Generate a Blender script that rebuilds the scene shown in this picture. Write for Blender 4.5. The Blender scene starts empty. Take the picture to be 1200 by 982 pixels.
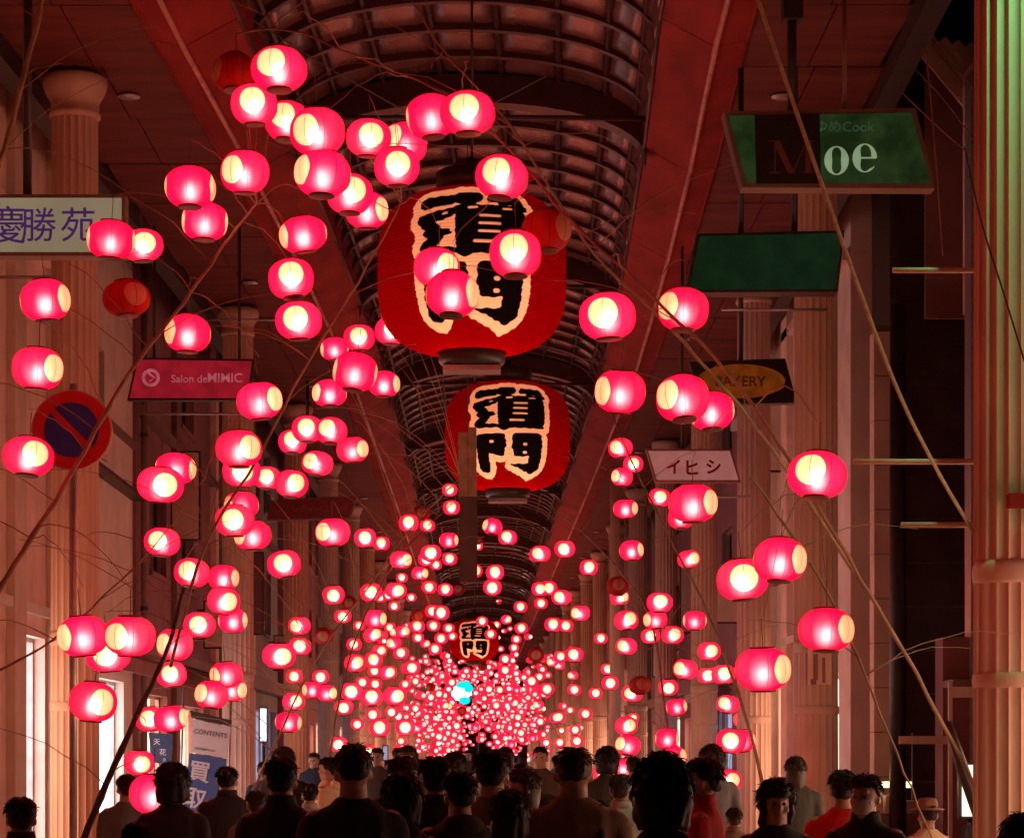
import bpy, bmesh, math, random
import numpy as np
from mathutils import Vector, Matrix, noise
random.seed(7)
rnd = random.random
sc = bpy.context.scene
COL = sc.collection
PI = math.pi

# ------------------------------------------------------------------ camera, world, light
F = 2700.0                      # focal length in pixels of the 1200 px wide photograph
CAMZ = 1.68
VX, VY = 560.0, 880.0           # vanishing point of the arcade
cam_d = bpy.data.cameras.new('camera'); cam = bpy.data.objects.new('camera', cam_d); COL.objects.link(cam)
cam.location = (0, 0, CAMZ); cam.rotation_euler = (PI / 2, 0, 0)
cam_d.sensor_width = 36; cam_d.lens = 36 * F / 1200
cam_d.shift_x = (600 - VX) / 1200; cam_d.shift_y = (VY - 491) / 1200
cam_d.clip_start = 0.1; cam_d.clip_end = 2000
sc.camera = cam
W = bpy.data.worlds.new('World'); sc.world = W; W.use_nodes = True
nt = W.node_tree; bg = nt.nodes['Background']
sky = nt.nodes.new('ShaderNodeTexSky'); sky.sky_type = 'NISHITA'; sky.sun_disc = False
sky.sun_elevation = math.radians(-4); sky.sun_rotation = math.radians(200)
nt.links.new(sky.outputs[0], bg.inputs[0]); bg.inputs[1].default_value = 0.02
sc.view_settings.view_transform = 'Standard'; sc.view_settings.look = 'None'
sc.view_settings.exposure = 0.5; sc.view_settings.gamma = 1
sc.cycles.use_denoising = True
sc.cycles.max_bounces = 5; sc.cycles.diffuse_bounces = 3; sc.cycles.glossy_bounces = 2
sc.cycles.transmission_bounces = 3; sc.cycles.transparent_max_bounces = 4
sc.cycles.sample_clamp_indirect = 4.0
sc.cycles.caustics_reflective = False; sc.cycles.caustics_refractive = False
sc.cycles.use_light_tree = True

def P(x, y, k):                 # place at distance F/k metres, seen at (x, y)
    return Vector(((x - VX) / k, F / k, CAMZ + (VY - y) / k))

# ------------------------------------------------------------------ materials
def new_mat(name):
    m = bpy.data.materials.new(name); m.use_nodes = True
    m.node_tree.nodes.clear(); return m, m.node_tree
def N(t, kind, **kw):
    n = t.nodes.new(kind)
    for k, v in kw.items():
        if k in n.inputs: n.inputs[k].default_value = v
        else: setattr(n, k, v)
    return n
def mat(name, col, rough=.6, amt=.25, scale=6, metal=0, bump=.1, stretch=(1, 1, 1), spec=.5, dirt=None, bscale=40):
    m, t = new_mat(name); L = t.links.new
    out = N(t, 'ShaderNodeOutputMaterial'); b = N(t, 'ShaderNodeBsdfPrincipled')
    b.inputs['Roughness'].default_value = rough; b.inputs['Metallic'].default_value = metal
    b.inputs['Specular IOR Level'].default_value = spec
    tc = N(t, 'ShaderNodeTexCoord'); mp = N(t, 'ShaderNodeMapping'); mp.inputs['Scale'].default_value = stretch
    geo = N(t, 'ShaderNodeNewGeometry')
    L(geo.outputs['Position'], mp.inputs[0])
    n1 = N(t, 'ShaderNodeTexNoise'); n1.inputs['Scale'].default_value = scale; n1.inputs['Detail'].default_value = 6
    L(mp.outputs[0], n1.inputs['Vector'])
    r = N(t, 'ShaderNodeValToRGB')
    c0 = [c * (1 - amt) for c in col] + [1]; c1 = [min(1, c * (1 + amt)) for c in col] + [1]
    if dirt: c0 = list(dirt) + [1]
    r.color_ramp.elements[0].position = .3; r.color_ramp.elements[1].position = .7
    r.color_ramp.elements[0].color = c0; r.color_ramp.elements[1].color = c1
    L(n1.outputs[0], r.inputs[0]); L(r.outputs[0], b.inputs['Base Color'])
    if bump:
        n2 = N(t, 'ShaderNodeTexNoise'); n2.inputs['Scale'].default_value = bscale; n2.inputs['Detail'].default_value = 4
        L(mp.outputs[0], n2.inputs['Vector'])
        bm_ = N(t, 'ShaderNodeBump'); bm_.inputs['Strength'].default_value = bump; bm_.inputs['Distance'].default_value = .01
        L(n2.outputs[0], bm_.inputs['Height']); L(bm_.outputs[0], b.inputs['Normal'])
    L(b.outputs[0], out.inputs[0]); return m
def emit(name, col, s, amt=0.0, scale=3):
    m, t = new_mat(name); L = t.links.new
    out = N(t, 'ShaderNodeOutputMaterial'); e = N(t, 'ShaderNodeEmission'); e.inputs[1].default_value = s
    e.inputs[0].default_value = (*col, 1)
    if amt:
        geo = N(t, 'ShaderNodeNewGeometry'); n1 = N(t, 'ShaderNodeTexNoise'); n1.inputs['Scale'].default_value = scale
        r = N(t, 'ShaderNodeValToRGB'); r.color_ramp.elements[0].position = .35; r.color_ramp.elements[1].position = .65
        r.color_ramp.elements[0].color = [c * (1 - amt) for c in col] + [1]; r.color_ramp.elements[1].color = [*col, 1]
        L(geo.outputs['Position'], n1.inputs['Vector']); L(n1.outputs[0], r.inputs[0]); L(r.outputs[0], e.inputs[0])
    L(e.outputs[0], out.inputs[0]); return m

def paper_mat(name, lit=True, sampling=True, strength=1.0):
    """lantern paper: red, two round unpainted discs, eight seams; lit from a bulb inside"""
    m, t = new_mat(name); L = t.links.new
    out = N(t, 'ShaderNodeOutputMaterial')
    tc = N(t, 'ShaderNodeTexCoord'); sep = N(t, 'ShaderNodeSeparateXYZ'); L(tc.outputs['Object'], sep.inputs[0])
    def M(op, a, b=None, c=None):
        n = N(t, 'ShaderNodeMath', operation=op)
        for i, v in enumerate((a, b, c)):
            if v is None: continue
            if isinstance(v, (int, float)): n.inputs[i].default_value = v
            else: L(v, n.inputs[i])
        return n.outputs[0]
    ay = M('ABSOLUTE', sep.outputs[1])
    # disc: distance from the y axis
    rr = M('SQRT', M('ADD', M('MULTIPLY', sep.outputs[0], sep.outputs[0]), M('MULTIPLY', sep.outputs[2], sep.outputs[2])))
    disc = M('MULTIPLY', M('LESS_THAN', rr, .080), M('GREATER_THAN', ay, .05))
    ang = M('ARCTAN2', sep.outputs[0], sep.outputs[1])
    sm = M('ABSOLUTE', M('SUBTRACT', M('FRACT', M('ADD', M('MULTIPLY', ang, 4 / PI), 8.5)), .5))
    seam = M('LESS_THAN', sm, .022)
    mixc = N(t, 'ShaderNodeMix', data_type='RGBA'); L(disc, mixc.inputs[0])
    oi = N(t, 'ShaderNodeObjectInfo')
    if lit:
        mixc.inputs[6].default_value = (1.0, .0022, .031, 1); mixc.inputs[7].default_value = (1.0, .235, .10, 1)
    else:
        mixc.inputs[6].default_value = (.62, .012, .012, 1); mixc.inputs[7].default_value = (.75, .42, .26, 1)
    seamc = N(t, 'ShaderNodeMix', data_type='RGBA'); L(M('MULTIPLY', seam, .7), seamc.inputs[0]); L(mixc.outputs[2], seamc.inputs[6])
    seamc.inputs[7].default_value = (.10, .0, .01, 1)
    nz = N(t, 'ShaderNodeTexNoise'); nz.inputs['Scale'].default_value = 18; L(tc.outputs['Object'], nz.inputs['Vector'])
    if not lit:
        b = N(t, 'ShaderNodeBsdfPrincipled'); b.inputs['Roughness'].default_value = .7
        L(seamc.outputs[2], b.inputs['Base Color'])
        tr = N(t, 'ShaderNodeBsdfTranslucent'); L(seamc.outputs[2], tr.inputs[0])
        mx = N(t, 'ShaderNodeMixShader'); mx.inputs[0].default_value = .45
        L(b.outputs[0], mx.inputs[1]); L(tr.outputs[0], mx.inputs[2]); L(mx.outputs[0], out.inputs[0]); return m
    e = N(t, 'ShaderNodeEmission'); L(seamc.outputs[2], e.inputs[0])
    # paper is longer along the light's way near the outline: a little less light there; each bulb differs a little
    lw = N(t, 'ShaderNodeLayerWeight'); lw.inputs[0].default_value = .35
    st = M('MULTIPLY', M('SUBTRACT', 1.0, M('MULTIPLY', lw.outputs['Facing'], .86)), M('MULTIPLY_ADD', oi.outputs['Random'], .9 * strength, 2.3 * strength))
    st = M('MULTIPLY', st, M('MULTIPLY_ADD', nz.outputs[0], .35, .82))
    gb = N(t, 'ShaderNodeNewGeometry'); st = M('MULTIPLY', st, M('SUBTRACT', 1.0, M('MULTIPLY', gb.outputs['Backfacing'], .9)))
    L(st, e.inputs[1])
    rf = N(t, 'ShaderNodeBsdfRefraction'); rf.inputs['IOR'].default_value = 1.36; rf.inputs['Roughness'].default_value = .80
    tint = N(t, 'ShaderNodeMix', data_type='RGBA'); L(disc, tint.inputs[0])
    tint.inputs[6].default_value = (1.0, .15, .22, 1); tint.inputs[7].default_value = (1.0, .76, .50, 1)
    sd2 = N(t, 'ShaderNodeMix', data_type='RGBA'); L(M('MULTIPLY', seam, .7), sd2.inputs[0]); L(tint.outputs[2], sd2.inputs[6]); sd2.inputs[7].default_value = (.25, .01, .03, 1)
    L(sd2.outputs[2], rf.inputs[0])
    ad = N(t, 'ShaderNodeAddShader'); L(e.outputs[0], ad.inputs[0]); L(rf.outputs[0], ad.inputs[1]); L(ad.outputs[0], out.inputs[0])
    if not sampling: m.cycles.emission_sampling = 'NONE'
    return m

M_ = {}
M_['paper'] = paper_mat('lantern_paper'); M_['paper_unlit'] = paper_mat('unlit_lantern_paper', False)
M_['bulb'] = emit('lantern_bulb', (1, .74, .52), 12.0)
M_['ring'] = mat('lantern_ring', (.10, .008, .008), .5, .2, 30)
M_['cord'] = mat('cord', (.16, .11, .07), .8, .2, 30)
M_['bamboo'] = mat('bamboo', (.28, .19, .10), .45, .35, 5, stretch=(1, 1, 1))
M_['bamboo_dark'] = mat('dry_twig', (.28, .17, .10), .7, .3, 9)
M_['rope'] = mat('straw_rope', (.40, .31, .17), .8, .25, 30)
M_['ground'] = mat('paving', (.20, .18, .17), .55, .25, 2.2, bump=.2)
M_['stone'] = mat('column_stone', (.60, .385, .285), .62, .16, 3.0, bump=.15, stretch=(1, 1, .35))
M_['pink'] = mat('pink_stucco', (.86, .58, .47), .8, .14, 2.5)
M_['cream'] = mat('cream_render', (.80, .66, .55), .8, .12, 2.0)
M_['beige'] = mat('beige_tile', (.68, .49, .38), .6, .14, 2.2)
M_['wine'] = mat('wine_render', (.30, .13, .13), .75, .2, 1.6)
M_['grey'] = mat('grey_render', (.26, .22, .22), .75, .2, 1.5)
M_['brown'] = mat('brown_tile', (.20, .12, .09), .6, .2, 2)
M_['black'] = mat('black_panel', (.060, .040, .038), .25, .3, 3, bump=.03)
M_['metal'] = mat('painted_steel', (.14, .05, .04), .45, .25, 3, bump=.06)
M_['bead'] = mat('girder_highlight', (.62, .22, .17), .4, .3, 4)  # lighter colour paints the highlight line along the girder
M_['girder'] = mat('girder_paint', (.28, .022, .019), .72, .32, 2.2, bump=.12, stretch=(1, .4, 1), spec=.12)
M_['rib'] = mat('rib_steel', (.060, .016, .013), .5, .3, 3)
M_['roofpane'] = mat('roof_panel', (.17, .060, .050), .27, .3, 1.7, bump=.25, bscale=5)
M_['soffit'] = mat('soffit_board', (.145, .034, .026), .7, .3, 2.4, bump=.25, stretch=(.35, 1.6, 1), bscale=14, spec=.15)
M_['dark'] = mat('dark_iron', (.03, .022, .02), .45, .3, 8)
M_['alu'] = mat('aluminium', (.42, .38, .36), .35, .15, 8, metal=.6)
M_['glass'] = mat('dark_glass', (.018, .018, .022), .06, .2, 1, bump=.0)
M_['litwhite'] = emit('lit_shop_white', (1.0, .86, .90), 3.4, .18, 1.3)
M_['litwarm'] = emit('lit_shop_warm', (1.0, .54, .36), 4.2, .35, 1.1)
M_['litblue'] = emit('lit_shop_blue', (.55, .56, .85), .6, .4, 2.0)
M_['litcream'] = emit('lit_sign_cream', (1.0, .88, .62), 1.5, .1)
M_['screen'] = emit('screen_white', (.80, .82, 1.0), 1.6, .3, 9)

# ------------------------------------------------------------------ helpers
def tag(o, label=None, cat=None, group=None, kind=None):
    if label: o['label'] = label
    if cat: o['category'] = cat
    if group: o['group'] = group
    if kind: o['kind'] = kind
    return o
def empty(name, loc, label=None, cat=None, group=None, rz=0):
    o = bpy.data.objects.new(name, None); COL.objects.link(o); o.empty_display_size = .2
    o.location = loc; o.rotation_euler = (0, 0, rz); return tag(o, label, cat, group)
def link(name, me, parent=None, loc=(0, 0, 0), rot=(0, 0, 0), scale=None):
    o = bpy.data.objects.new(name, me); COL.objects.link(o)
    if parent: o.parent = parent
    o.location = loc; o.rotation_euler = rot
    if scale: o.scale = scale
    return o
class MB:
    def __init__(s): s.v = []; s.f = []; s.mi = []; s.sm = []
    def add(s, vs, fs, mi=0, sm=False):
        n = len(s.v); s.v += [tuple(v) for v in vs]; s.f += [tuple(i + n for i in f) for f in fs]
        s.mi += [mi] * len(fs); s.sm += [sm] * len(fs); return s
    def box(s, x0, x1, y0, y1, z0, z1, mi=0):
        v = [(x, y, z) for z in (z0, z1) for y in (y0, y1) for x in (x0, x1)]
        return s.add(v, [(0, 2, 3, 1), (4, 5, 7, 6), (0, 1, 5, 4), (2, 6, 7, 3), (0, 4, 6, 2), (1, 3, 7, 5)], mi)
    def prism(s, poly, y0, y1, mi=0):          # polygon in x,z extruded along y
        n = len(poly); v = [(p[0], y0, p[1]) for p in poly] + [(p[0], y1, p[1]) for p in poly]
        f = [tuple(range(n)), tuple(range(2 * n - 1, n - 1, -1))] + [(i, i + n, (i + 1) % n + n, (i + 1) % n) for i in range(n)]
        return s.add(v, f, mi)
    def lathe(s, prof, n=16, mi=0, c=(0, 0, 0), sm=True, flute=0, fl_n=20, cap=True, rz=0):
        vs = []; fs = []
        for (r, z) in prof:
            for i in range(n):
                a = 2 * PI * i / n + rz; q = r
                if flute: q = r * (1 - flute * abs(math.sin(a * fl_n / 2)) ** .6)
                vs.append((c[0] + q * math.cos(a), c[1] + q * math.sin(a), c[2] + z))
        for j in range(len(prof) - 1):
            for i in range(n):
                a, b = j * n + i, j * n + (i + 1) % n; fs.append((a, b, b + n, a + n))
        if cap: fs.append(tuple(range(n - 1, -1, -1))); fs.append(tuple(range((len(prof) - 1) * n, len(prof) * n)))
        return s.add(vs, fs, mi, sm)
    def tube(s, pts, rad, n=6, mi=0, sm=True):
        pts = [Vector(p) for p in pts]; vs = []; fs = []
        if not isinstance(rad, (list, tuple)): rad = [rad] * len(pts)
        up = Vector((.13, .2, 1)).normalized()
        for i, p in enumerate(pts):
            d = (pts[min(i + 1, len(pts) - 1)] - pts[max(i - 1, 0)])
            if d.length < 1e-9: d = Vector((0, 0, 1))
            d.normalize(); a = d.cross(up)
            if a.length < .1: a = d.cross(Vector((1, 0, 0)))
            a.normalize(); b = d.cross(a)
            for j in range(n):
                t = 2 * PI * j / n; vs.append(p + (a * math.cos(t) + b * math.sin(t)) * rad[i])
        for i in range(len(pts) - 1):
            for j in range(n):
                q, w = i * n + j, i * n + (j + 1) % n; fs.append((q, w, w + n, q + n))
        fs.append(tuple(range(n - 1, -1, -1))); fs.append(tuple(range((len(pts) - 1) * n, len(pts) * n)))
        return s.add(vs, fs, mi, sm)
    def ball(s, c, r, nu=12, nv=8, mi=0):
        if not isinstance(r, (tuple, list)): r = (r, r, r)
        vs = [(c[0], c[1], c[2] - r[2])]; fs = []
        for j in range(1, nv):
            t = PI * j / nv
            for i in range(nu):
                a = 2 * PI * i / nu
                vs.append((c[0] + r[0] * math.sin(t) * math.cos(a), c[1] + r[1] * math.sin(t) * math.sin(a), c[2] - r[2] * math.cos(t)))
        vs.append((c[0], c[1], c[2] + r[2])); last = len(vs) - 1
        for i in range(nu): fs.append((0, 1 + (i + 1) % nu, 1 + i))
        for j in range(nv - 2):
            for i in range(nu):
                a, b = 1 + j * nu + i, 1 + j * nu + (i + 1) % nu; fs.append((a, b, b + nu, a + nu))
        for i in range(nu): fs.append((last, last - nu + i, last - nu + (i + 1) % nu))
        return s.add(vs, fs, mi, True)
    def mesh(s, name, mats):
        me = bpy.data.meshes.new(name); me.from_pydata(s.v, [], s.f)
        for m in (mats if isinstance(mats, (list, tuple)) else [mats]): me.materials.append(m)
        if len(s.f):
            me.polygons.foreach_set('material_index', s.mi); me.polygons.foreach_set('use_smooth', s.sm)
        me.validate(); me.update(); return me
    def build(s, name, mats, parent=None, loc=(0, 0, 0), rot=(0, 0, 0)):
        return link(name, s.mesh(name, mats), parent, loc, rot)
def spline(pts, n=8):
    out = []
    for i in range(len(pts) - 1):
        p0, p1, p2, p3 = pts[max(i - 1, 0)], pts[i], pts[i + 1], pts[min(i + 2, len(pts) - 1)]
        for j in range(n):
            t = j / n
            out.append(.5 * ((2 * p1) + (p2 - p0) * t + (2 * p0 - 5 * p1 + 4 * p2 - p3) * t * t + (3 * p1 - p0 - 3 * p2 + p3) * t ** 3))
    out.append(pts[-1]); return out
def text_mesh(body, h, material, offset=0.0, depth=.004):
    """flat lettering, standing in the XZ plane, centred, h metres tall"""
    c = bpy.data.curves.new('lettering', 'FONT'); c.body = body; c.offset = offset; c.extrude = 0; c.resolution_u = 4
    c.align_x = 'CENTER'; c.align_y = 'CENTER'
    o = bpy.data.objects.new('lettering', c); COL.objects.link(o); bpy.context.view_layer.update()
    me = bpy.data.meshes.new_from_object(o); bpy.data.objects.remove(o)
    n = len(me.vertices); co = np.empty(n * 3); me.vertices.foreach_get('co', co); co = co.reshape(-1, 3)
    if n:
        mid = (co.max(0) + co.min(0)) / 2; sc_ = h / max(1e-6, (co[:, 1].max() - co[:, 1].min()))
        co = (co - mid) * sc_; out = np.stack([co[:, 0], np.zeros(n), co[:, 1]], 1)
        me.vertices.foreach_set('co', out.ravel())
    me.materials.clear(); me.materials.append(material); me.update(); return me

# centre line of the arcade: it bends a little
_xd = [0, 15, 21.4, 28.4, 34.6, 41.5, 64, 400]; _xc = [-.62, -.45, -.33, -.05, .12, .27, .33, .33]
def XC(d): return float(np.interp(d, _xd, _xc))
GZ = CAMZ                       # heights below are given above the camera unless stated

# ------------------------------------------------------------------ ground
g = MB().add([(-400, -60, 0), (400, -60, 0), (400, 900, 0), (-400, 900, 0)], [(0, 1, 2, 3)])
tag(g.build('ground', M_['ground']), kind='structure')
pv = MB()
for i in range(-4, 110):
    for j in range(-5, 5):
        z = .012 + .003 * rnd(); pv.box(j * 1.02 + .01, j * 1.02 + 1.01, i * 1.02 + .01, i * 1.02 + 1.01, -.01, z)
pvo = pv.build('paving', M_['beige']); tag(pvo, kind='stuff'); pvo['label'] = 'large square stone paving slabs under the crowd'; pvo['category'] = 'paving'

# ------------------------------------------------------------------ arcade roof
roof = empty('arcade_roof', (0, 15, 0), 'dark barrel vaulted roof over the shopping street between two red girders', 'roof')
RO = Vector((0, -15, 0))
seg = 4.9; d = 8.0
while d < 215:
    for s in (-1, 1):
        x0, x1 = XC(d), XC(d + seg)
        h = CAMZ + 7.0
        prof = [(2.92, .0), (2.62, -.07), (2.08, .22), (2.08, .62), (2.92, .62)]
        v = []
        for (xx, dd) in ((x0, d + .012), (x1, d + seg - .012)):
            for (a, b) in prof: v.append((xx + s * a, dd, h + b))
        n = 5; fs = [tuple(range(n)), tuple(range(2 * n - 1, n - 1, -1))] + [(i, (i + 1) % n, (i + 1) % n + n, i + n) for i in range(n)]
        m = MB().add(v, fs)
        # edge bead coloured lighter as the ridge highlight, and thin outer bead
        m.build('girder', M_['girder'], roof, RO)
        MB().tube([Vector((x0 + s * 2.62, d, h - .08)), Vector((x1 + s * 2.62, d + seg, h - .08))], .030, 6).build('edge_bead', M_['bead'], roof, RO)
        MB().tube([Vector((x0 + s * 2.93, d, h)), Vector((x1 + s * 2.93, d + seg, h))], .015, 6).build('edge_bead', M_['girder'], roof, RO)
        MB().tube([Vector((x0 + s * 2.07, d, h + .21)), Vector((x1 + s * 2.07, d + seg, h + .21))], .022, 6).build('edge_bead', M_['rib'], roof, RO)
    d += seg
# vault
R0, RISE = 2.1, .78
def vault(t): return (R0 * -math.cos(t), RISE * math.sin(t) ** .9 if math.sin(t) > 0 else 0)
NSEG = 9
pane_me = []
for j in range(NSEG):
    m = MB(); t0, t1 = PI * j / NSEG, PI * (j + 1) / NSEG; v = []
    for yy in (.01, .97):
        for q in range(4):
            t = t0 + (t1 - t0) * (q / 3 * .99 + .005); a, b = vault(t); v.append((a, yy, b + .02))
            v.append((a * 1.01, yy, b + .05))
    fs = []
    for q in range(3):
        a = 2 * q; fs.append((a, a + 2, a + 10, a + 8)); fs.append((a + 1, a + 9, a + 11, a + 3))
    fs += [(0, 8, 9, 1), (6, 7, 15, 14)]
    m.add(v, fs, 0, True); pane_me.append(m.mesh('roof_panel', M_['roofpane']))
def rib_mesh(w, dp, drop=0, rise=RISE):
    m = MB(); n = 22; v = []; fs = []
    for i in range(n + 1):
        t = PI * i / n; a = -R0 * math.cos(t); b = rise * max(0, math.sin(t)) ** .9 - drop
        v += [(a, -w / 2, b), (a, w / 2, b), (a, w / 2, b + dp), (a, -w / 2, b + dp)]
    for i in range(n):
        for j in range(4): fs.append((i * 4 + j, i * 4 + (j + 1) % 4, i * 4 + 4 + (j + 1) % 4, i * 4 + 4 + j))
    m.add(v, fs); return m.mesh('rib', M_['rib'])
rib_me = rib_mesh(.10, .10, .05); arch_me = rib_mesh(.30, .34, .30, RISE * .93)
VH = CAMZ + 7.33; d = 16.0; i = 0; npan = 0
farv = MB()
while d < 210:
    step = .98 if d < 90 else 1.96
    link('rib', rib_me, roof, (XC(d), d - 15, VH))
    if npan + NSEG <= 297:
        for j in range(NSEG): link('roof_panel', pane_me[j], roof, (XC(d) + .004 * (rnd() - .5), d - 15, VH + .012 * rnd())); npan += 1
    else:
        v = []
        for yy in (d, d + step):
            for q in range(13):
                a, b = vault(PI * q / 12); v.append((XC(yy) + a, yy - 15, VH + b + .03))
        farv.add(v, [(q, q + 1, q + 14, q + 13) for q in range(12)], 0, True)
    d += step; i += 1
fo = farv.build('distant_roof_panels', M_['roofpane'], roof); fo['kind'] = 'stuff'
pl = MB()
for j in range(1, NSEG):                     # purlins
    a, b = vault(PI * j / NSEG); pts = [(XC(dd) + a, dd - 15, VH + b - .015) for dd in range(16, 211, 3)]
    o = MB().tube(pts, .028, 4, sm=False).build('purlin', M_['rib'], roof)
for k_ in range(0, 20):
    dd = 27.7 + k_ * 9.7; link('arch_beam', arch_me, roof, (XC(dd), dd - 15, VH))
    o = MB().tube([(-R0, 0, 0), (0, 0, .02), (R0, 0, 0)], .03, 6).build('tie_rod', M_['rib'], roof, (XC(dd) , dd - 15.9, VH + .02))
# side soffits
sof_me = {}
for s in (-1, 1):
    for q in range(2):
        a0, a1 = (2.93, 3.66) if q == 0 else (3.675, 4.40)
        sof_me[s, q] = MB().box(min(s * a0, s * a1), max(s * a0, s * a1), .012, 1.948, .0, .04).mesh('soffit_board', M_['soffit'])
d = 8.0; cnt = 0
dl = MB().lathe([(.12, -.015), (.12, .0), (.095, .0), (.09, -.006)], 16).mesh('downlight', M_['alu'])
while d < 205:
    for s in (-1, 1):
        for q in range(2): link('soffit_board', sof_me[s, q], roof, (XC(d + 1), d - 15, CAMZ + 7.02 + .012 * rnd()))
    if int(d / 1.96) % 5 == 2:
        for s in (-1, 1): link('downlight', dl, roof, (XC(d) + s * 3.5, d - 14, CAMZ + 7.01))
    d += 1.96
for s in (-1, 1):
    v = []; ds = list(range(8, 212, 6))
    for dd in ds:
        for (a, b) in ((4.40, 6.80), (4.62, 6.80), (4.62, 7.4), (4.40, 7.4)): v.append((XC(dd) + s * a, dd - 15, CAMZ + b))
    fs = [(i * 4 + j, i * 4 + (j + 1) % 4, i * 4 + 4 + (j + 1) % 4, i * 4 + 4 + j) for i in range(len(ds) - 1) for j in range(4)]
    MB().add(v, fs + [(0, 1, 2, 3)]).build('fascia_beam', M_['dark'], roof)

# ------------------------------------------------------------------ columns
def col_prof(z0, z1, r, n=10): return [(r * (1 - .035 * i / n), z0 + (z1 - z0) * i / n) for i in range(n + 1)]
RC = .25; TOP = CAMZ + 6.98
shaft = MB().lathe(col_prof(2.92, TOP - .42, RC), 120, sm=False, flute=.10, fl_n=20).mesh('shaft', M_['stone'])
lower = MB().lathe(col_prof(.45, 2.78, RC * 1.03), 120, sm=False, flute=.06, fl_n=20).mesh('lower_shaft', M_['stone'])
def rings(spec): return [(RC * a, b) for a, b in spec]
base = MB().lathe(rings([(1.35, 0), (1.35, .18), (1.2, .24), (1.28, .3), (1.2, .38), (1.03, .46)]), 32).box(-.36, .36, -.36, .36, .0, .1).mesh('base', M_['stone'])
band = MB().lathe(rings([(1.0, 2.09), (1.02, 2.10), (1.04, 2.14), (1.02, 2.18), (1.0, 2.19)]), 32).mesh('band', M_['stone'])
band2 = MB().lathe(rings([(1.0, 2.77), (1.02, 2.79), (1.04, 2.83), (1.02, 2.88), (.98, 2.92)]), 32).mesh('band', M_['stone'])
capi = MB().lathe(rings([(.97, TOP - .44), (1.06, TOP - .42), (1.06, TOP - .38), (.99, TOP - .36), (1.0, TOP - .26), (1.16, TOP - .2), (1.30, TOP - .12), (1.34, TOP - .07), (1.30, TOP - .02), (1.2, TOP)]), 32).mesh('capital', M_['stone'])
colpos = [(-1, 14.4), (-1, 23.9), (-1, 36.4), (-1, 46.6), (1, 15.1), (1, 25.9), (1, 33.8), (1, 43.0), (1, 52)]
colpos += [(-1, 56 + 9.7 * i) for i in range(15)] + [(1, 61.5 + 9.7 * i) for i in range(14)]
collab = {(1, 15.1): 'fluted stone column washed green at the right edge, the nearest one', (-1, 23.9): 'fluted stone column with round capital beside the no parking sign',
          (1, 25.9): 'fluted stone column crossed by branches just right of the pale pink hanging sign', (1, 33.8): 'fluted stone column touching the right end of the pale pink hanging sign',
          (-1, 14.4): 'fluted stone column nearest the camera on the left side', (-1, 36.4): 'orange lit fluted column right of the blue and white poster',
          (-1, 46.6): 'second fluted column right of the blue poster, behind the crowd', (1, 43.0): 'third fluted column from the green lit one on the right', (1, 52): 'fourth fluted column from the green lit one on the right'}
for (s, d) in colpos:
    lab = collab.get((s, d), 'distant fluted column in the left row behind the lanterns' if s < 0 else 'distant fluted column in the right row behind the lanterns')
    c = empty('column', (XC(d) + s * 3.95, d, 0), lab, 'column', 'fluted columns carrying the arcade roof')
    for nm, me in (('shaft', shaft), ('lower_shaft', lower), ('base', base), ('band', band), ('band', band2), ('capital', capi)): link(nm, me, c)
    if (s, d) == (1, 15.1):
        MB().box(-.10, .42, -.37, -.27, 0, .09).box(.05, .4, -.36, -.28, -.12, -.07).build('bracket', M_['girder'], c, (0, 0, 3.24))
    if (s, d) == (1, 25.9):
        MB().box(-.13, .13, -.275, -.262, 0, .42).build('notice', M_['pink'], c, (0, -.01, 2.42))
        MB().box(-.07, -.02, -.29, -.276, .05, .34, 0).box(.03, .06, -.29, -.276, .02, .30).box(-.1, -.04, -.291, -.277, .0, .06).build('notice_print', M_['wine'], c, (0, -.01, 2.42))

# ------------------------------------------------------------------ buildings
def wall_mesh(u0, u1, z0, z1, holes, th, side, X, mats_):
    """wall in the plane x = X, facing the street; holes are (u0,u1,z0,z1)"""
    us = sorted({u0, u1, *[h[0] for h in holes], *[h[1] for h in holes]}); zs = sorted({z0, z1, *[h[2] for h in holes], *[h[3] for h in holes]})
    m = MB(); xb = X + side * th
    for a, b in zip(us, us[1:]):
        for c, e in zip(zs, zs[1:]):
            if any(h[0] <= a and b <= h[1] and h[2] <= c and e <= h[3] for h in holes): continue
            m.add([(X, a, c), (X, b, c), (X, b, e), (X, a, e)], [(0, 1, 2, 3)])
    for h in holes:
        a, b, c, e = h
        m.add([(X, a, c), (X, b, c), (X, b, e), (X, a, e), (xb, a, c), (xb, b, c), (xb, b, e), (xb, a, e)], [(0, 1, 5, 4), (1, 2, 6, 5), (2, 3, 7, 6), (3, 0, 4, 7)])
    bk = X + side * 6
    m.add([(X, u0, z0), (bk, u0, z0), (bk, u0, z1), (X, u0, z1)], [(0, 1, 2, 3)]); m.add([(X, u1, z0), (bk, u1, z0), (bk, u1, z1), (X, u1, z1)], [(0, 1, 2, 3)])
    m.add([(X, u0, z1), (bk, u0, z1), (bk, u1, z1), (X, u1, z1)], [(0, 1, 2, 3)]); m.add([(bk, u0, z0), (bk, u1, z0), (bk, u1, z1), (bk, u0, z1)], [(0, 1, 2, 3)])
    return m.mesh('wall', mats_)
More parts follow.
